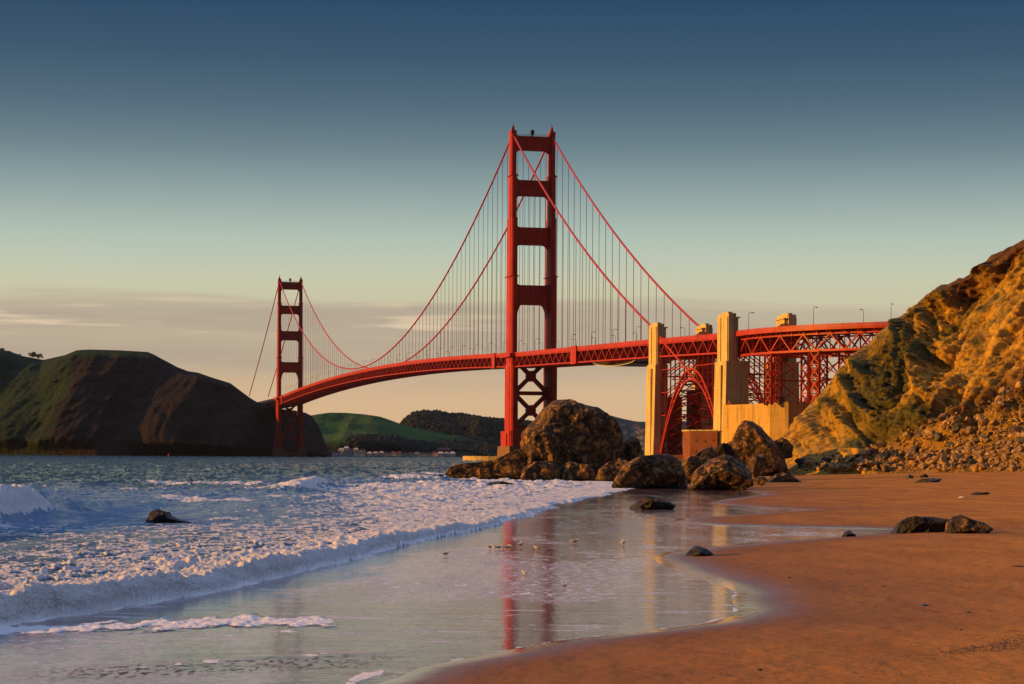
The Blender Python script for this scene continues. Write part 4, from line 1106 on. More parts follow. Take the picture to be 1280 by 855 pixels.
vlab = ['short dark lamp on the viaduct just past the tall pylon', 'tall lamp standing on the viaduct above the bright lattice support', 'tall lamp on the viaduct nearest the cliff brow',
        'lamp on the far railing of the viaduct beside the pylon top', 'faint lamp on the far railing of the viaduct before the cliff']
for (px, sd), lb in zip(vl, vlab):
    off = -1.2 if sd < 0 else 27.2
    i = min(range(len(vp)), key=lambda k: abs(640 + (vp[k] + vn[k] * off).x / (vp[k] + vn[k] * off).y * F - px))
    a = math.atan2(vn[i].y, vn[i].x)
    place_lamp(VP(i, off, ZV - 1.3), a if sd < 0 else a + math.pi, lb, 'lamps on the approach viaduct', 1.02)

# ---- round fender of the near pier
mb = MB(); n = 40
ring = [(47 * math.cos(2 * math.pi * i / n), 27 * math.sin(2 * math.pi * i / n)) for i in range(n)]
for i in range(n):
    (t0, s0), (t1, s1) = ring[i], ring[(i + 1) % n]
    k = 0.94
    mb.hexa([B(s0, t0, -3), B(s0 * k, t0 * k, -3), B(s0 * k, t0 * k, 3.7), B(s0, t0, 3.7)], [B(s1, t1, -3), B(s1 * k, t1 * k, -3), B(s1 * k, t1 * k, 3.7), B(s1, t1, 3.7)])
tag(mb.build('fender_wall', M['wall']), 'low sunlit concrete fender wall ringing the foot of the near bridge tower', 'fender wall')

# ================================================================== fort and sea wall at the foot of the pylon
def wall_poly(mb, pts, z0, z1s, th=2.5):
    """a standing wall along pts [(x, y)], z1s top heights, thickness away from the camera"""
    P = [Vector((x, y, 0)) for x, y in pts]; N = []
    for i in range(len(P)):
        d = (P[min(i + 1, len(P) - 1)] - P[max(i - 1, 0)]).normalized(); N.append(Vector((-d.y, d.x, 0)))
    for i in range(len(P) - 1):
        a, b = P[i], P[i + 1]; na_, nb = N[i] * th, N[i + 1] * th
        mb.hexa([a + Vector((0, 0, z0)), a + na_ + Vector((0, 0, z0)), a + na_ + Vector((0, 0, z1s[i])), a + Vector((0, 0, z1s[i]))],
                [b + Vector((0, 0, z0)), b + nb + Vector((0, 0, z0)), b + nb + Vector((0, 0, z1s[i + 1])), b + Vector((0, 0, z1s[i + 1]))])
sw = empty('sea_wall', (118, 975, 2), 'tall pale concrete sea wall glowing yellow between the pylon and the cliff foot', 'sea wall')
mb = MB(); wall_poly(mb, [(99.8, 1000), (118.9, 975), (126.9, 970.5), (150, 982), (170, 984)], -1, [28.2, 29.0, 29.3, 29.3, 29.3], 6)
mb.build('wall_face', M['goldwall'], sw)
mb = MB()
for a, b, h in (((100.6, 1000.5), (119.4, 975.8), 28.6), ((119.4, 975.8), (127.2, 971.3), 29.3), ((127.2, 971.3), (150, 982.8), 29.5)):
    mb.bar(Vector((*a, h)), Vector((*b, h + .4)), 1.6, 0.7)
mb.build('coping', M['goldwall'], sw)
mb = MB(); mb.hexa([Vector((101.0, 1000, 28.6)), Vector((104, 998, 28.6)), Vector((104, 1001, 28.6))], [Vector((101.2, 1000.3, 33.2)), Vector((101.9, 1000.1, 32.6)), Vector((101.9, 1001, 32.6))]); mb.build('gable', M['brick'], sw)
mb = MB()
mb.tube([(123.9, 973.5, 29), (123.9, 973.5, 30.8)], 1.5, 8); mb.tube([(123.9, 973.5, 30.8), (123.9, 973.5, 31.2), (123.9, 973.5, 32.4), (123.9, 973.5, 33.2)], [1.9, 1.9, 1.2, 0.3], 8)
mb.build('turret', M['brick'], sw)
ft = empty('brick_fort', (92, 1010, 2), 'square brick fort bastion with small gun ports under the steel arch', 'fort')
mb = MB()
q0, q1, q2, q3 = (82.6, 1022), (85.3, 1011.5), (97.5, 1004), (108, 1040)
mb.hexa([Vector((*k, -1)) for k in (q0, q1, q2, q3)], [Vector((*k, 16.8)) for k in (q0, q1, q2, q3)])
mb.build('bastion_wall', M['brick'], ft)
mb = MB()
for a, b in ((q0, q1), (q1, q2)): mb.bar(Vector((*a, 17.0)), Vector((*b, 17.0)), 1.2, 0.7)
mb.build('parapet', M['wall'], ft)
d = (Vector((*q2, 0)) - Vector((*q1, 0))).normalized(); nn = Vector((d.y, -d.x, 0))
for k, z in ((3.2, 12.2), (8.2, 11.8), (12.6, 12.2), (3.4, 7), (8.2, 7)):
    mb = MB(); c = Vector((*q1, z)) + d * k + nn * 0.02; mb.hexa([c + d * a + nn * 0.05 + Vector((0, 0, b)) for a, b in ((-.45, -.6), (.45, -.6), (.45, .6), (-.45, .6))], [c + d * a - nn * .3 + Vector((0, 0, b)) for a, b in ((-.45, -.6), (.45, -.6), (.45, .6), (-.45, .6))])
    mb.build('gun_port', M['dark'], ft)
mb = MB(); wall_poly(mb, [(68, 1078), (80, 1074), (92, 1070), (112, 1066)], -1, [5, 5, 6, 6], 8); mb.build('rear_wall', M['brick'], ft)

# ================================================================== boulders
ICO = {}
def ico(n):
    if n not in ICO:
        bm = bmesh.new(); bmesh.ops.create_icosphere(bm, subdivisions=n, radius=1)
        ICO[n] = (np.array([v.co[:] for v in bm.verts]), np.array([[v.index for v in f.verts] for f in bm.faces])); bm.free()
    return ICO[n]
def facets(D, seed, n=26):
    rs = np.random.RandomState(seed * 7 + 1); N = rs.normal(size=(n, 3)); N /= np.linalg.norm(N, axis=1)[:, None]
    off = rs.uniform(0.74, 1.0, n); dot = D @ N.T
    r = np.where(dot > 0.15, off / np.maximum(dot, 0.15), 9.0)
    return np.clip(np.min(r, 1), 0.6, 1.25)
def crag(D, seed, amp, fscale):
    """angular relief: planes cut through a noise field, plus grain"""
    x, y, z = D[:, 0] * fscale + seed * 3.1, D[:, 1] * fscale + seed * 1.7, D[:, 2] * fscale + seed
    r = ridged(x * 0.7, y * 0.7, z * 0.7, o=3) - 0.45
    c = fbm(x * 0.55, y * 0.55, z * 0.55, o=2)
    st = np.round(c * 7) / 7 * 0.6 + c * 0.4               # ledges
    n = fbm(x * 2.6, y * 2.6, z * 2.6, o=4)
    W_ = D + 0.18 * np.stack([fbm(D[:, 0] * 2.2 + seed, D[:, 1] * 2.2, D[:, 2] * 2.2 + k * 9, o=3) for k in range(3)], 1)
    W_ /= np.linalg.norm(W_, axis=1)[:, None]
    f = facets(W_, seed) - 0.93; f2 = facets(W_, seed + 50, 90) - 0.98
    return 1.4 * f + amp * (0.8 * np.maximum(f2, -0.4) + 0.45 * r + 0.5 * st + 0.35 * n)
def boulder(name, outline, Y, label, mat='rock', depth=0.75, sub_=6, seed=1, amp=0.16, fs=2.2, sink=0.6, group=None, cat='rock', cut=True):
    """outline [(p, q)] as it shows; the base is sunk below the ground it stands on"""
    P = [W(p, q, Y) for p, q in outline]
    xs = np.array([k.x for k in P]); zs = np.array([k.z for k in P])
    zs = np.where(zs < zs.min() + 0.12 * (zs.max() - zs.min()), zs - sink, zs)
    cx, cz = (xs.min() + xs.max()) / 2, zs.min() + 0.42 * (zs.max() - zs.min())
    ang = np.arctan2(zs - cz, xs - cx); rad = np.hypot(xs - cx, zs - cz)
    # resample the outline finely so that the ridges between its points stay straight
    n = len(xs); A = []; Rr = []
    for i in range(n):
        j = (i + 1) % n
        for t in np.linspace(0, 1, 12, endpoint=False):
            x, z = xs[i] + (xs[j] - xs[i]) * t - cx, zs[i] + (zs[j] - zs[i]) * t - cz
            A.append(math.atan2(z, x)); Rr.append(math.hypot(x, z))
    A = np.array(A); Rr = np.array(Rr); o = np.argsort(A); A, Rr = A[o], Rr[o]
    A = np.concatenate([A - 2 * np.pi, A, A + 2 * np.pi]); Rr = np.concatenate([Rr, Rr, Rr])
    D, Fc = ico(sub_)
    th = np.arctan2(D[:, 2], D[:, 0]); rr = np.interp(th, A, Rr)
    cosp = np.hypot(D[:, 0], D[:, 2]); half = (xs.max() - xs.min()) / 2 * depth
    k = np.clip(cosp, 0, 1) ** 0.72
    size = math.sqrt((xs.max() - xs.min()) * (zs.max() - zs.min())) / 2
    disp = crag(D, seed, amp, fs)
    k2 = k * (1 + disp * (0.30 + 0.70 * (1 - cosp ** 6)) ) 
    X = np.cos(th) * rr * k2; Z = np.sin(th) * rr * k2
    Yy = np.sign(D[:, 1]) * np.abs(D[:, 1]) ** 0.8 * half * (1 + disp)
    co = np.stack([X, Yy, Z], 1)
    me = np_mesh(name, co, Fc); me.materials.append(M[mat])
    me.polygons.foreach_set('use_smooth', np.ones(len(me.polygons), bool))
    ob = bpy.data.objects.new(name, me); COL.objects.link(ob); ob.location = (cx, Y + half * 0.75, cz)
    return tag(ob, label, cat, group)
def base_Y(p, q, water=False): return on_beach(p, q, water).y

boulder('boulder', [(649, 560), (648, 541), (654, 532), (668, 522), (680, 512), (692, 507), (712, 505), (730, 507), (748, 509), (760, 516), (770, 526), (777, 540), (779, 556), (775, 570), (768, 582), (764, 602), (668, 602), (660, 586), (658, 572)],
        400, 'huge rounded sea rock standing before the near bridge tower', depth=0.8, sub_=7, seed=3, amp=0.16, fs=2.6)
boulder('boulder', [(560, 592), (566, 585), (578, 580), (600, 578), (617, 575), (632, 568), (645, 563), (660, 562), (672, 566), (676, 602), (640, 601), (600, 599), (570, 597)], 405, 'low dark rocky ledge tapering into the surf from the huge sea rock', depth=0.35, sub_=7, seed=8, amp=0.22, fs=5)
boulder('boulder', [(648, 596), (655, 584), (668, 577), (690, 575), (700, 584), (706, 602), (655, 603)], 392, 'brown boulder leaning against the left foot of the huge sea rock', seed=9, sub_=6, amp=0.2)
boulder('boulder', [(694, 602), (698, 586), (712, 576), (730, 580), (742, 588), (750, 602)], 392, 'cracked boulder under the middle of the huge sea rock', seed=12, sub_=6, amp=0.2)
boulder('boulder', [(742, 602), (748, 586), (762, 577), (776, 572), (790, 580), (800, 602)], 388, 'boulder wedged at the right foot of the huge sea rock', seed=14, sub_=6, amp=0.2)
boulder('boulder', [(764, 600), (768, 578), (776, 566), (782, 554), (792, 548), (799, 551), (803, 562), (807, 580), (812, 602)], 410, 'pointed rock with a knobbly top just right of the huge sea rock', seed=17, amp=0.2)
boulder('boulder', [(771, 606), (778, 594), (786, 583), (800, 575), (816, 571), (836, 571), (848, 578), (858, 589), (864, 602), (862, 610), (780, 611)], 318, 'broad brown boulder at the water edge in front of the slim pylon', seed=21, amp=0.15, fs=2.4)
boulder('boulder', [(828, 584), (833, 575), (845, 572), (853, 576), (856, 590), (830, 592)], 350, 'small dark rock peeping over the broad brown boulder', seed=22, sub_=5)
boulder('boulder', [(844, 590), (856, 580), (868, 570), (880, 561), (890, 559), (895, 566), (898, 582), (896, 600), (862, 602), (848, 597)], 345, 'slanting ochre boulder below the brick fort bastion', 'ochrerock', seed=24, amp=0.14)
boulder('boulder', [(890, 574), (894, 562), (902, 557), (912, 559), (918, 568), (918, 588), (893, 590)], 372, 'smooth grey rounded boulder under the yellow sea wall', 'blackrock', seed=25, amp=0.1)
boulder('boulder', [(908, 575), (914, 560), (920, 546), (926, 535), (934, 529), (944, 530), (956, 537), (964, 547), (972, 560), (980, 575), (984, 592), (910, 594)], 488, 'tall dark humped boulder with a sunlit left flank', seed=28, amp=0.13, fs=2.2, sub_=6)
boulder('boulder', [(862, 608), (868, 594), (880, 582), (890, 575), (906, 569), (918, 570), (930, 580), (938, 592), (942, 606), (930, 612), (880, 612)], 305, 'big jagged boulder in front with glowing facets at its foot', seed=31, amp=0.17, fs=2.6)
boulder('boulder', [(934, 592), (936, 576), (946, 570), (956, 567), (960, 571), (958, 580), (952, 588), (946, 596)], 440, 'small ochre block leaning beside the tall humped boulder', 'ochrerock', seed=33, amp=0.12, sub_=5)
boulder('boulder', [(956, 605), (962, 598), (972, 592), (984, 591), (993, 594), (1001, 603), (990, 607)], base_Y(978, 603), 'low dark rounded rock half buried in the sand by the boulders', 'rock', seed=35, amp=0.1, sink=0.4)
boulder('boulder', [(940, 600), (946, 596), (956, 595), (962, 600), (952, 603)], 330, 'little dark stone between the boulders and the sand', 'rock', seed=36, amp=0.1, sub_=4)
boulder('boulder', [(966, 560), (970, 551), (978, 546), (986, 549), (990, 558), (990, 568), (968, 570)], 506, 'ochre rock knob at the foot of the sea wall beside the cliff', 'ochrerock', seed=37, amp=0.14, sub_=5)
boulder('surf_rock', [(792, 636), (795, 629), (802, 624), (806, 619), (816, 621), (828, 625), (838, 627), (848, 632), (842, 636)], base_Y(815, 637, True), 'black jagged rock lying in the shallow film of water before the boulders', 'rock', seed=41, amp=0.2, fs=3, sink=0.3)
boulder('surf_rock', [(855, 694), (861, 689), (867, 685), (875, 682.5), (883, 686), (890, 690), (898, 694)], base_Y(872, 695), 'small black pointed rock on the wet tongue of sand', 'rock', seed=43, amp=0.14, sink=0.15)
boulder('surf_rock', [(176, 654), (180, 648), (187, 640), (194, 636.5), (202, 639), (212, 645), (222, 649), (236, 653), (226, 656)], base_Y(205, 655, True), 'black pyramid rock standing alone in the foaming surf', 'blackrock', seed=45, amp=0.14, sink=0.5)
boulder('surf_rock', [(604, 606), (612, 603), (622, 601.5), (634, 603), (646, 605), (630, 608)], base_Y(622, 607, True), 'flat dark rock awash in white water below the ledge', 'blackrock', seed=46, amp=0.1, depth=0.5, sink=0.4)
boulder('surf_rock', [(532, 596), (540, 593), (552, 592.5), (562, 595), (552, 597)], base_Y(547, 597, True), 'tiny dark rock breaking the waves off the ledge tip', 'blackrock', seed=47, amp=0.1, depth=0.5, sink=0.5, sub_=4)
boulder('beach_rock', [(1125, 664), (1130, 655), (1138, 648), (1146, 645), (1160, 646), (1175, 648), (1190, 650), (1195, 656), (1188, 663), (1160, 666)], base_Y(1160, 666), 'dark blocky rock at the end of the tide pool on the beach', 'blackrock', seed=51, amp=0.17, fs=2.6, sink=0.25)
boulder('beach_rock', [(1187, 664), (1191, 654), (1198, 648), (1207, 646), (1220, 649), (1234, 654), (1248, 662), (1236, 666)], base_Y(1216, 667), 'brown sloping rock right beside the dark blocky beach rock', 'rock', seed=53, amp=0.13, sink=0.25)
boulder('beach_rock', [(1052, 671), (1056, 666), (1063, 664), (1070, 668), (1072, 671)], base_Y(1062, 671), 'small dark stone at the edge of the tide pool', 'blackrock', seed=55, amp=0.1, sink=0.15, sub_=5)
boulder('beach_rock', [(1144, 603), (1154, 599), (1168, 598), (1180, 598.5), (1176, 602), (1158, 604)], base_Y(1162, 603), 'flat grey slab lying in the sand below the scree', 'greystone', seed=57, amp=0.1, sink=0.3, sub_=5)
boulder('beach_rock', [(1216, 618), (1224, 615.5), (1236, 615), (1239, 617), (1228, 619)], base_Y(1228, 618.5), 'thin dark slab lying alone on open sand', 'blackrock', seed=58, amp=0.1, sink=0.2, sub_=5)
boulder('beach_rock', [(1132, 597), (1137, 593), (1143, 595), (1141, 598)], base_Y(1137, 598), 'small dark cobble lying above the flat grey slab', 'greystone', seed=59, amp=0.1, sub_=4)
boulder('beach_rock', [(1150, 596), (1157, 592), (1161, 595), (1158, 597)], base_Y(1155, 597), 'dark flat cobble lying near the foot of the scree', 'blackrock', seed=60, amp=0.1, sub_=4)

boulder('boulder', [(908, 590), (914, 560), (924, 546), (940, 540), (956, 545), (972, 556), (984, 572), (990, 590)], 499, 'added grey rock mass, mostly hidden behind the tall humped boulder, shading the cliff foot', 'rock', seed=71, amp=0.15)  # added, mostly unseen, to strengthen the shadow on the cliff foot
# ================================================================== scree under the cliff
def stone_mesh(name, seed, mat, n=16):
    rnd = random.Random(seed); bm = bmesh.new()
    for _ in range(n):
        v = Vector((rnd.gauss(0, 1), rnd.gauss(0, 1), rnd.gauss(0, 1))).normalized()
        bm.verts.new((v.x * rnd.uniform(.8, 1.15), v.y * rnd.uniform(.8, 1.1), v.z * rnd.uniform(.6, .85)))
    r = bmesh.ops.convex_hull(bm, input=bm.verts)
    bmesh.ops.delete(bm, geom=[e for e in r['geom_interior'] if isinstance(e, bmesh.types.BMVert)], context='VERTS')
    bmesh.ops.bevel(bm, geom=list(bm.edges), offset=0.07, segments=1, affect='EDGES', clamp_overlap=True)
    me = bpy.data.meshes.new(name); bm.to_mesh(me); bm.free(); me.materials.append(M[mat]); return me
SM = [stone_mesh('scree_stone', k, 'rubble') for k in range(7)] + [stone_mesh('scree_stone', 20 + k, 'greystone') for k in range(2)] + [stone_mesh('scree_stone', 30, 'ochrerock')]
rnd = random.Random(5)
vis = (_rows[:, None] + 0 * _cx <= 0.5) & (_cp > 1000) & (_cp < 1330)
ii, jj = np.nonzero(vis)
def scree_density(p, q):
    low = float(np.interp(p, [1055, 1090, 1150, 1200, 1240, 1290, 1340], [578, 560, 531, 512, 497, 470, 450]))
    if q < low or q > 588: return 0.0
    k = (q - low) / (588 - low)
    return 0.35 + 0.65 * k ** 1.2
cand = []
tries = 0
while len(cand) < 1900 and tries < 90000:
    tries += 1
    k = rnd.randrange(len(ii)); i, j = ii[k], jj[k]
    p, q = _cp[i, j], _cq[i, j]
    if rnd.random() > scree_density(p, q): continue
    cand.append((i, j, p, q))
big = [  # (p, q, size, label)
    (1209, 540, 3.0, 'large pale square block high on the scree'), (1224, 543, 1.7, 'dark shaded block beside the large pale square one on the scree'), (1232, 551, 2.2, 'pale triangular stone on the scree below the large pale block'),
    (1241, 530, 1.4, 'pale stone high up the scree near the red earth'), (1143, 563, 2.6, 'rounded grey-green boulder low on the scree'), (1272, 566, 3.1, 'big yellowish boulder at the foot of the scree where it leaves the picture'),
    (1212, 566, 1.9, 'squat pale block near the foot of the scree'), (1240, 561, 1.8, 'tan stone at mid height of the scree'), (1065, 577, 2.6, 'tan boulder with a dark right side at the scree tip'), (1050, 575, 2.3, 'brown boulder standing where the sand meets the scree tip'),
    (1028, 580, 0.9, 'single small pale cobble on the shaded sand before the cliff'), (1135, 578, 1.8, 'orange stone at the foot of the scree'), (1165, 566, 1.3, 'dark wedge-shaped stone low on the scree'), (1114, 574, 1.5, 'dark block at the sandy foot of the scree'),
    (1180, 572, 1.8, 'deeply shaded block at the foot of the scree'), (1258, 574, 1.9, 'reddish slab at the foot of the scree'), (1226, 576, 1.7, 'dark slab lying on the sand under the scree'), (1040, 571, 1.1, 'dark flat stone in the shade before the cliff')]
def put_stone(loc, size, me, label, group=None):
    o = bpy.data.objects.new('scree_stone', me); COL.objects.link(o); o.location = loc
    o.rotation_euler = (rnd.uniform(-.5, .5), rnd.uniform(-.5, .5), rnd.uniform(0, 6.28)); s = size * 0.5
    o.scale = (s * rnd.uniform(.9, 1.3), s * rnd.uniform(.8, 1.2), s * rnd.uniform(.75, 1.1)); return tag(o, label, 'stone', group)
cpf, cqf = _cp[:301].ravel(), _cq[:301].ravel()
for p, q, sz, lb in big:
    k = int(np.argmin((cpf - p) ** 2 + (cqf - q) ** 2)); i, j = divmod(k, _cp.shape[1])
    if abs(_cp[i, j] - p) > 6 or abs(_cq[i, j] - q) > 6: loc = on_beach(p, q)
    else: loc = Vector((_cx[i, j], _cy[i, j], _cz[i, j]))
    grey = any(w in lb for w in ('grey', 'dark', 'shaded'))  # stones called shaded take the darker stone too: shade put into colour
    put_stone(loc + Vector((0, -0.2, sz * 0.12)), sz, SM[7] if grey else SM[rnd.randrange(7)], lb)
sizes = sorted([min(3.3, 0.50 * rnd.paretovariate(1.85)) for _ in cand], reverse=True)
rnd.shuffle(cand)
heap = MB(); tmpl = []
for me in SM: tmpl.append(([v.co.copy() for v in me.vertices], [tuple(f.vertices) for f in me.polygons]))
hv, hf, hoff = [], [], 0
for k, ((i, j, p, q), s_) in enumerate(zip(cand, sizes)):
    loc = Vector((_cx[i, j] + rnd.uniform(-.4, .4), _cy[i, j], _cz[i, j] + s_ * 0.12))
    mi = rnd.choices(range(10), [4] * 7 + [2, 2, 3])[0]
    if k < 230:
        put_stone(loc, s_, SM[mi], ('angular tan stone among the rubble of the scree under the cliff' if mi < 7 else 'dull grey stone among the rubble of the scree' if mi < 9 else 'ochre-brown stone among the rubble of the scree'),
                  'angular tan scree stones' if mi < 7 else 'dull grey scree stones' if mi < 9 else 'ochre-brown scree stones')
    else:
        Rm = Matrix.Rotation(rnd.uniform(0, 6.28), 3, 'Z') @ Matrix.Rotation(rnd.uniform(-.6, .6), 3, 'X')
        vs, fs = tmpl[mi % 7]; n0 = len(heap.v)
        heap.v += [tuple(loc + Rm @ (v * s_ * 0.5)) for v in vs]; heap.f += [tuple(a + n0 for a in f) for f in fs]
tag(heap.build('rubble', M['rubble']), kind='stuff')

# ================================================================== far shore
def house(p, Y, w, d, h, roof, label, wall='white', z0=1.0, group='small buildings along the far waterfront'):
    u, v = uv(p, HZ); x = (u - 640) / F * Y
    r = empty('house', (x, Y, z0), label, 'house', group)
    mb = MB(); mb.box((x, Y, z0 + h / 2), (w, d, h)); mb.build('wall', M[wall], r)
    mb = MB(); a = [Vector((x - w / 2 - .3, Y - d / 2 - .3, z0 + h)), Vector((x + w / 2 + .3, Y - d / 2 - .3, z0 + h)), Vector((x + w / 2 + .3, Y + d / 2 + .3, z0 + h)), Vector((x - w / 2 - .3, Y + d / 2 + .3, z0 + h))]
    t = [Vector((x - w * .3, Y, z0 + h + min(w, d) * .35)), Vector((x + w * .3, Y, z0 + h + min(w, d) * .35))]
    mb.add(a + t, [(0, 1, 2, 3), (0, 1, 5, 4), (2, 3, 4, 5), (1, 2, 5), (3, 0, 4)]); mb.build('roof', M[roof], r)
    for k in (-.25, .25):
        mb = MB(); mb.box((x + k * w, Y - d / 2 - .02, z0 + h * .55), (w * .14, .1, h * .3)); mb.build('window', M['glass'], r)
    return r
hs = [(418, 3240, 7, 7, 5, 'dark', 'lone pale house on the far shore nearest the distant tower'), (427, 3225, 11, 9, 9, 'cream', 'tall cream house at the start of the far waterfront'), (433, 3220, 8, 8, 12, 'white', 'tallest narrow white house on the far waterfront'), (439, 3225, 10, 9, 8, 'roofred', 'white house with red roof beside the tallest narrow one'),
      (445, 3260, 8, 8, 10, 'cream', 'white gabled house behind the red-roofed waterfront one'), (453, 3280, 9, 8, 9, 'dark', 'grey-roofed house standing back from the shore')]
for h in hs: house(*h)
rr = random.Random(3)
for k in range(15):
    p = 462 + k * 7.4; w = rr.uniform(7, 10)
    house(p, 3290 + rr.uniform(-15, 15), w, 8, rr.uniform(3.6, 5.2), 'roofred' if k in (4, 5, 6, 7, 11) else rr.choice(['dark', 'cream', 'white']), ('low white waterfront building with a red roof' if k in (4, 5, 6, 7, 11) else 'low pale waterfront building with a plain roof'),
          group='low %s-roofed buildings in the waterfront row' % ('red' if k in (4, 5, 6, 7, 11) else 'plain'))
for p, w, h in ((487, 26, 9), (553, 30, 10)):
    house(p, 3380, w, 12, h, 'roofred', 'large red-roofed hall standing behind the waterfront row, ' + ('nearer the distant tower' if p < 500 else 'below the dark wooded hill'), 'roofred', group='red halls behind the waterfront')
mb = MB(); a = uv(410, HZ)[0]; b = uv(640, HZ)[0]; mb.box((((a + b) / 2 - 640) / F * 3290, 3300, 0.0), ((b - a) / F * 3290, 150, 2.0)); tag(mb.build('shore', M['dark']), kind='structure')
hcount = 0
for k in range(46):
    p = rr.uniform(778, 826); b = rr.uniform(0.08, 0.62)
    i = int(b * 69) ; j = int(np.argmin(np.abs(BL[4] - p)))
    x, y, z = BL[0][min(i, 59), j], BL[1][min(i, 59), j], BL[2][min(i, 59), j]
    w = rr.uniform(9, 17)
    r = empty('house', (x, y, z), 'tiny pale house glinting on the hazy hillside behind the slim pylon', 'house', 'houses scattered over the hazy hillside')
    mb = MB(); mb.box((x, y - 8, z + 2), (w, 10, rr.uniform(8, 12))); mb.build('wall', M['white' if rr.random() < .5 else 'cream'], r)
    mb = MB(); mb.hexa([Vector((x - w / 2, y - 13, z + 8.0)), Vector((x + w / 2, y - 13, z + 8.0)), Vector((x + w / 2, y - 3, z + 8.0)), Vector((x - w / 2, y - 3, z + 8.0))], [Vector((x - w * .3, y - 8.2, z + 10.5)), Vector((x + w * .3, y - 8.2, z + 10.5)), Vector((x + w * .3, y - 7.8, z + 10.5)), Vector((x - w * .3, y - 7.8, z + 10.5))]); mb.build('roof', M['roofred'], r)

# ---- trees
leafm = plain('tree leaves', (0.035, 0.050, 0.022), 0.8, 0.5, 0.5)
barkm = plain('bark', (0.07, 0.05, 0.035))
def tree(loc, h, w, label, seed, group=None, nl=2600, ls=0.02):
    r = empty('tree', loc, label, 'tree', group); rd = random.Random(seed); L = Vector(loc)
    mb = MB(); mb.tube([L, L + Vector((0, 0, h * .3)), L + Vector((w * .04, 0, h * .75))], [h * .035, h * .025, h * .01], 6)
    cl = []
    for k in range(11):
        a = rd.uniform(0, 6.28); rad = w * .5 * rd.uniform(.2, .85); c = L + Vector((math.cos(a) * rad, math.sin(a) * rad, h * rd.uniform(.42, .86)))
        cl.append((c, w * rd.uniform(.13, .24))); mb.tube([L + Vector((0, 0, h * .28)), (L + c) / 2 + Vector((0, 0, h * .12)), c], [h * .018, h * .012, h * .006], 5)
    mb.build('trunk', barkm, r)
    mb = MB()
    for k in range(nl):
        c, rad = rd.choice(cl); v = Vector((rd.gauss(0, 1), rd.gauss(0, 1), rd.gauss(0, 1))).normalized() * rad * rd.uniform(.5, 1.08); v.z *= .7
        p = c + v; s = h * ls * rd.uniform(.7, 1.5); a = Vector((rd.gauss(0, 1), rd.gauss(0, 1), rd.gauss(0, 1))).normalized(); b = a.orthogonal().normalized(); e = a.cross(b)
        mb.add([p - b * s, p + e * s, p + b * s, p - e * s], [(0, 1, 2, 3)])
    me = bpy.data.meshes.new('crown'); me.from_pydata(mb.v, [], mb.f); me.update(); link_mesh('crown', me, leafm, r)
for p, q, Y, h, w, lb, sd in ((40, 449, 2915, 12, 12, 'round dark tree on the green saddle of the headland', 1), (48, 450, 2915, 11, 14, 'wider dark tree touching the round one on the headland saddle', 2), (3, 440, 2950, 7, 9, 'small dark tree on the headland crest at the picture edge', 3), (11, 441, 2945, 4, 6, 'low bush on the headland crest beside the small dark tree', 4), (24, 445, 2935, 4, 8, 'low bush between the crest trees of the headland', 5)):
    t = W(p, q, Y); tree((t.x, t.y, t.z - 1.0), h, w, lb, sd)
# the wood on the far dark hill reads as one mass of crowns
mb = MB(); rd = random.Random(9); ncol = DL[0].shape[1]
D0, F0 = ico(1)
vv, ff = [], []
for k in range(6000):
    j = rd.randrange(ncol); i = int(69 * (1 - rd.random() ** 1.7 * 0.85))
    c = np.array([DL[0][i, j], DL[1][i, j], DL[2][i, j]]); s = rd.uniform(2.2, 5)
    jit = 1 + 0.35 * np.array([rd.uniform(-1, 1) for _ in range(len(D0))])[:, None]
    vv.append(c + D0 * jit * np.array([s, s, s * rd.uniform(.9, 1.5)])); ff.append(F0 + len(D0) * k)
gj = GL[0].shape[1]; gn = fbm(GL[0] * 0.006, GL[1] * 0.006, GL[2] * 0.02, o=3)
for _ in range(16000):
    j = rd.randrange(gj); i = rd.randrange(90)
    if gn[i, j] + 0.30 * (gq[i, j] - 540) / 20 < 0.27: continue
    c = np.array([GL[0][i, j], GL[1][i, j], GL[2][i, j]]); s = rd.uniform(1.8, 4.2)
    jit = 1 + 0.35 * np.array([rd.uniform(-1, 1) for _ in range(len(D0))])[:, None]
    vv.append(c + D0 * jit * np.array([s, s, s * rd.uniform(.9, 1.5)])); ff.append(F0 + len(D0) * (len(vv) - 1))
tag(link_mesh('woods', np_mesh('woods', np.concatenate(vv), np.concatenate(ff)), plain('distant tree crowns', (0.012, 0.018, 0.013), 0.95, 0.4, 0.05)), kind='stuff')

# ---- channel buoy
bp = W(211, 573.2, 2240); bp.z = 0
r = empty('buoy', bp, 'small red channel buoy floating before the dark headland', 'buoy')
mb = MB(); mb.tube([bp + Vector((0, 0, -.8)), bp, bp + Vector((0, 0, 1.1)), bp + Vector((0, 0, 1.2))], [1.3, 1.7, 1.7, .8], 12); mb.build('float', M['buoy'], r)
mb = MB(); mb.tube([bp + Vector((0, 0, 1.1)), bp + Vector((0, 0, 3.4))], [1.1, .5], 8); mb.tube([bp + Vector((0, 0, 3.4)), bp + Vector((0, 0, 4.0))], .35, 6); mb.build('cage', M['buoy'], r)

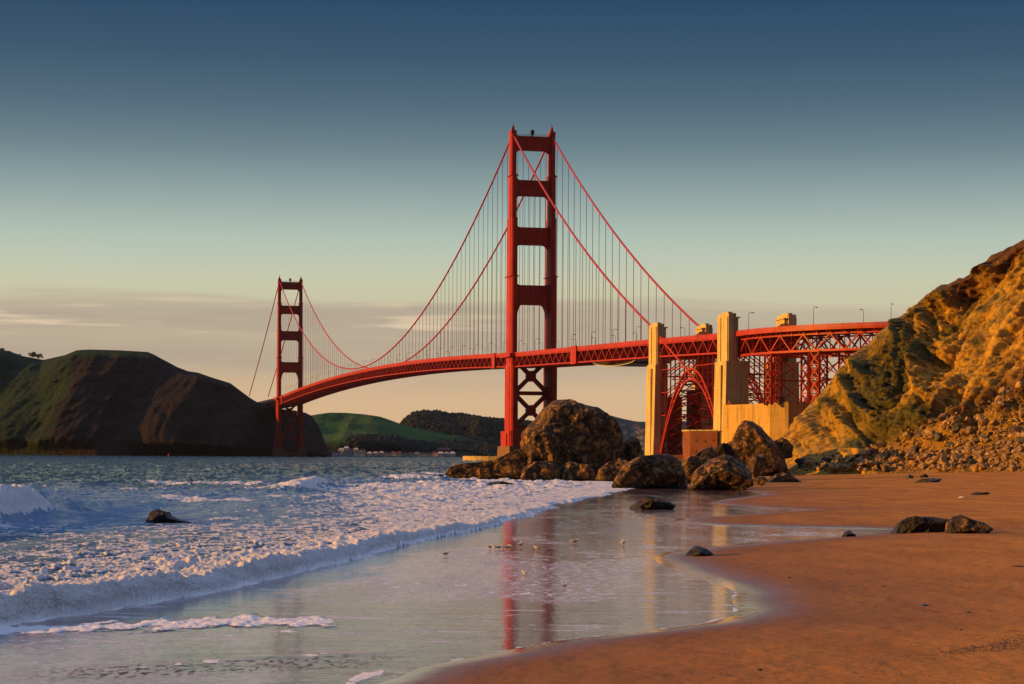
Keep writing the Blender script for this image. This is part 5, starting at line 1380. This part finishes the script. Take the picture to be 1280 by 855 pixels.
# ================================================================== gulls on the film
gw = plain('gull white', (0.80, 0.76, 0.70), 0.8); gg = plain('gull grey', (0.42, 0.40, 0.38), 0.8); gy = plain('gull bill', (0.5, 0.3, 0.05), 0.5)
def gull_proto():
    r = empty('gull', (0, 0, 0))
    bm = bmesh.new()
    prof = [(-0.27, 0.010, .17), (-0.20, 0.035, .165), (-0.12, 0.066, .16), (-0.02, 0.086, .155), (0.07, 0.082, .17), (0.12, 0.062, .20), (0.145, 0.045, .235), (0.16, 0.042, .265), (0.185, 0.045, .285), (0.215, 0.030, .287), (0.235, 0.010, .283)]
    n = 12; rings = []
    for x, rad, z in prof: rings.append([bm.verts.new((x, rad * math.cos(2 * math.pi * k / n) * .85, z + rad * math.sin(2 * math.pi * k / n))) for k in range(n)])
    for a, b in zip(rings, rings[1:]):
        for k in range(n): bm.faces.new((a[k], a[(k + 1) % n], b[(k + 1) % n], b[k]))
    bm.faces.new(rings[0][::-1]); bm.faces.new(rings[-1]); bmesh.ops.recalc_face_normals(bm, faces=bm.faces)
    me = bpy.data.meshes.new('body'); bm.to_mesh(me); bm.free(); link_mesh('body', me, gw, r, True)
    for s in (1, -1):
        mb = MB(); mb.tube([(0.09, .058 * s, .19), (0.0, .083 * s, .185), (-.14, .06 * s, .18), (-.34, .015 * s, .175)], [.03, .055, .042, .006], 8); mb.build('wing', gg, r, True)
        mb = MB(); mb.tube([(0.0, .035 * s, .10), (-.01, .035 * s, .05), (0.01, .035 * s, 0.0)], .008, 5); mb.bar((0.0, .035 * s, .004), (0.05, .035 * s, .004), .035, .008); mb.build('leg', gy, r)
    mb = MB(); mb.tube([(0.225, 0, .285), (0.26, 0, .282), (0.285, 0, .270)], [.013, .010, .003], 6); mb.build('bill', gy, r)
    return r
gp_ = gull_proto(); gfirst = True
gl = [(613, 686.5, .95, 0.3, 'gull at the left end of the resting row'), (618.5, 687, 1.0, 2.9, 'second gull of the resting row, hunched'), (624, 687, .95, 0.1, 'middle gull of the resting row'), (629, 686.5, 1.0, 3.3, 'gull near the right end of the resting row'), (634, 687.5, 1.1, 0.5, 'brightest gull of the resting row'), (638.5, 686.5, .9, 2.5, 'last gull of the resting row'),
      (650.5, 684.5, 1.25, 1.2, 'upright gull just right of the resting row'), (671, 688, 1.0, 2.6, 'lone dark-backed gull in the tower reflection'), (719, 680, 1.2, 0.1, 'gull with dark wings stretched back, on pebbled film'), (778.5, 682, 1.25, 1.5, 'lone plump gull at the bright edge of the film'),
      (767, 637.5, 1.0, 1.3, 'distant gull near the black jagged surf rock'), (557.5, 695.5, 1.0, 0.4, 'small dark gull at the edge of the foam'), (655.5, 720, .9, 2.2, 'small pale gull standing on thin foam'), (706, 735.5, .75, 1.0, 'tiny gull standing in the dark tower reflection')]
for k, (p, q, sc_, rz, lb) in enumerate(gl):
    if gfirst: r = gp_; gfirst = False
    else:
        r = gp_.copy(); COL.objects.link(r)
        for ch in list(gp_.children): c = ch.copy(); COL.objects.link(c); c.parent = r
    u, v = uv(p, q); Y = HC * F / (v - HZ)
    r.location = ((u - 640) / F * Y, Y, 0.0); r.rotation_euler = (0, 0, rz); r.scale = (sc_ * 0.85,) * 3
    tag(r, lb + (' of gulls on wet sand' if 'row' in lb and 'right of' not in lb else ' on the wet sand' if 'sand' not in lb and 'film' not in lb else ''), 'gull', 'gulls on the wet beach')
for ob in bpy.data.objects:
    if ob.get('category') == 'gull' and len(ob['label'].split()) > 16: ob['label'] = ' '.join(ob['label'].split()[:16])

# ================================================================== small things on the sand
kelp = plain('dry kelp', (0.06, 0.035, 0.02), 0.7, 0.4, 20); blue = plain('blue shell', (0.03, 0.07, 0.16), 0.25, 0.3, 30)
def flake(name, p, q, L_, wd, mat, label, cat, seed, h=0.03):
    rd = random.Random(seed); c = on_beach(p, q); a = rd.uniform(-.2, .2)
    D, Fc = ico(3); n = fbm(D[:, 0] * 2 + seed, D[:, 1] * 2, D[:, 2] * 2, o=3)
    co = D * (1 + 0.5 * n)[:, None] * np.array([L_ / 2, wd / 2, h]); me = np_mesh(name, co, Fc); me.materials.append(mat)
    o = bpy.data.objects.new(name, me); COL.objects.link(o); o.location = c + Vector((0, 0, h * .4)); o.rotation_euler = (0, 0, a); return tag(o, label, cat)
flake('mussel_shell', 1155, 757, .24, .45, blue, 'dark blue mussel shell lying on the sand', 'shell', 1, .045)
flake('driftwood', 1104, 733, .15, .2, kelp, 'small dark driftwood chip above the blue shell', 'driftwood', 2)
flake('driftwood', 1211, 766, .13, .18, kelp, 'small dark driftwood chip below and right of the blue shell', 'driftwood', 3)
flake('driftwood', 1201, 788, .08, .12, kelp, 'tiny dark driftwood chip above the strip of kelp', 'driftwood', 4)
flake('driftwood', 986, 722, .12, .5, kelp, 'thin dark driftwood sliver beside the shining wet edge', 'driftwood', 5)
flake('driftwood', 950, 838, .12, .14, kelp, 'faint dark driftwood chip low on the smooth sand', 'driftwood', 6)
flake('driftwood', 1272, 708, .5, .5, kelp, 'flat dark driftwood piece near the edge below the beach rocks', 'driftwood', 7)
flake('driftwood', 1203, 622, .8, .9, gw, 'pale scrap of driftwood above the beach rocks', 'driftwood', 8, .08)
mb = MB(); rd = random.Random(12)
for k in range(900):
    t = rd.random() ** .7; p = 1175 + 150 * t + rd.gauss(0, 6); q = 817 - 20 * t + rd.gauss(0, 2.6 * (1 + t)); c = on_beach(p, q)
    a = rd.uniform(0, 3.14); l = rd.uniform(.008, .04); d = Vector((math.cos(a) * l, math.sin(a) * l, rd.uniform(-.003, .012)))
    mb.bar(c - d + Vector((0, 0, .006)), c + d + Vector((0, 0, .010)), rd.uniform(.005, .018), .005)
for k in range(500):
    p = rd.uniform(880, 1400); q = rd.uniform(800, 870) if rd.random() < .6 else rd.uniform(690, 860); c = on_beach(p, q); l = rd.uniform(.004, .022); a = rd.uniform(0, 3.14)
    d = Vector((math.cos(a) * l, math.sin(a) * l, .002)); mb.bar(c - d + Vector((0, 0, .004)), c + d + Vector((0, 0, .008)), rd.uniform(.006, .015), .008)
tag(mb.build('kelp_debris', kelp), kind='stuff')

# ================================================================== evening air
mb = MB(); x0, x1, y0, y1 = -9500, 9500, -60, 13200
mb.hexa([Vector((x0, y0, -6)), Vector((x1, y0, -6)), Vector((x1, y1, -6)), Vector((x0, y1, -6))], [Vector((x0, y0, 420)), Vector((x1, y0, 420)), Vector((x1, y1, 420)), Vector((x0, y1, 420))])
hm = bpy.data.materials.new('evening haze'); hm.use_nodes = True; hm.node_tree.nodes.clear()
ho = hm.node_tree.nodes.new('ShaderNodeOutputMaterial'); hv_ = hm.node_tree.nodes.new('ShaderNodeVolumePrincipled')
hv_.inputs['Color'].default_value = (0.55, 0.68, 0.95, 1); hv_.inputs['Density'].default_value = 0.000008; hv_.inputs['Anisotropy'].default_value = 0.2
hm.node_tree.links.new(hv_.outputs[0], ho.inputs['Volume'])
tag(mb.build('haze', hm), kind='stuff')
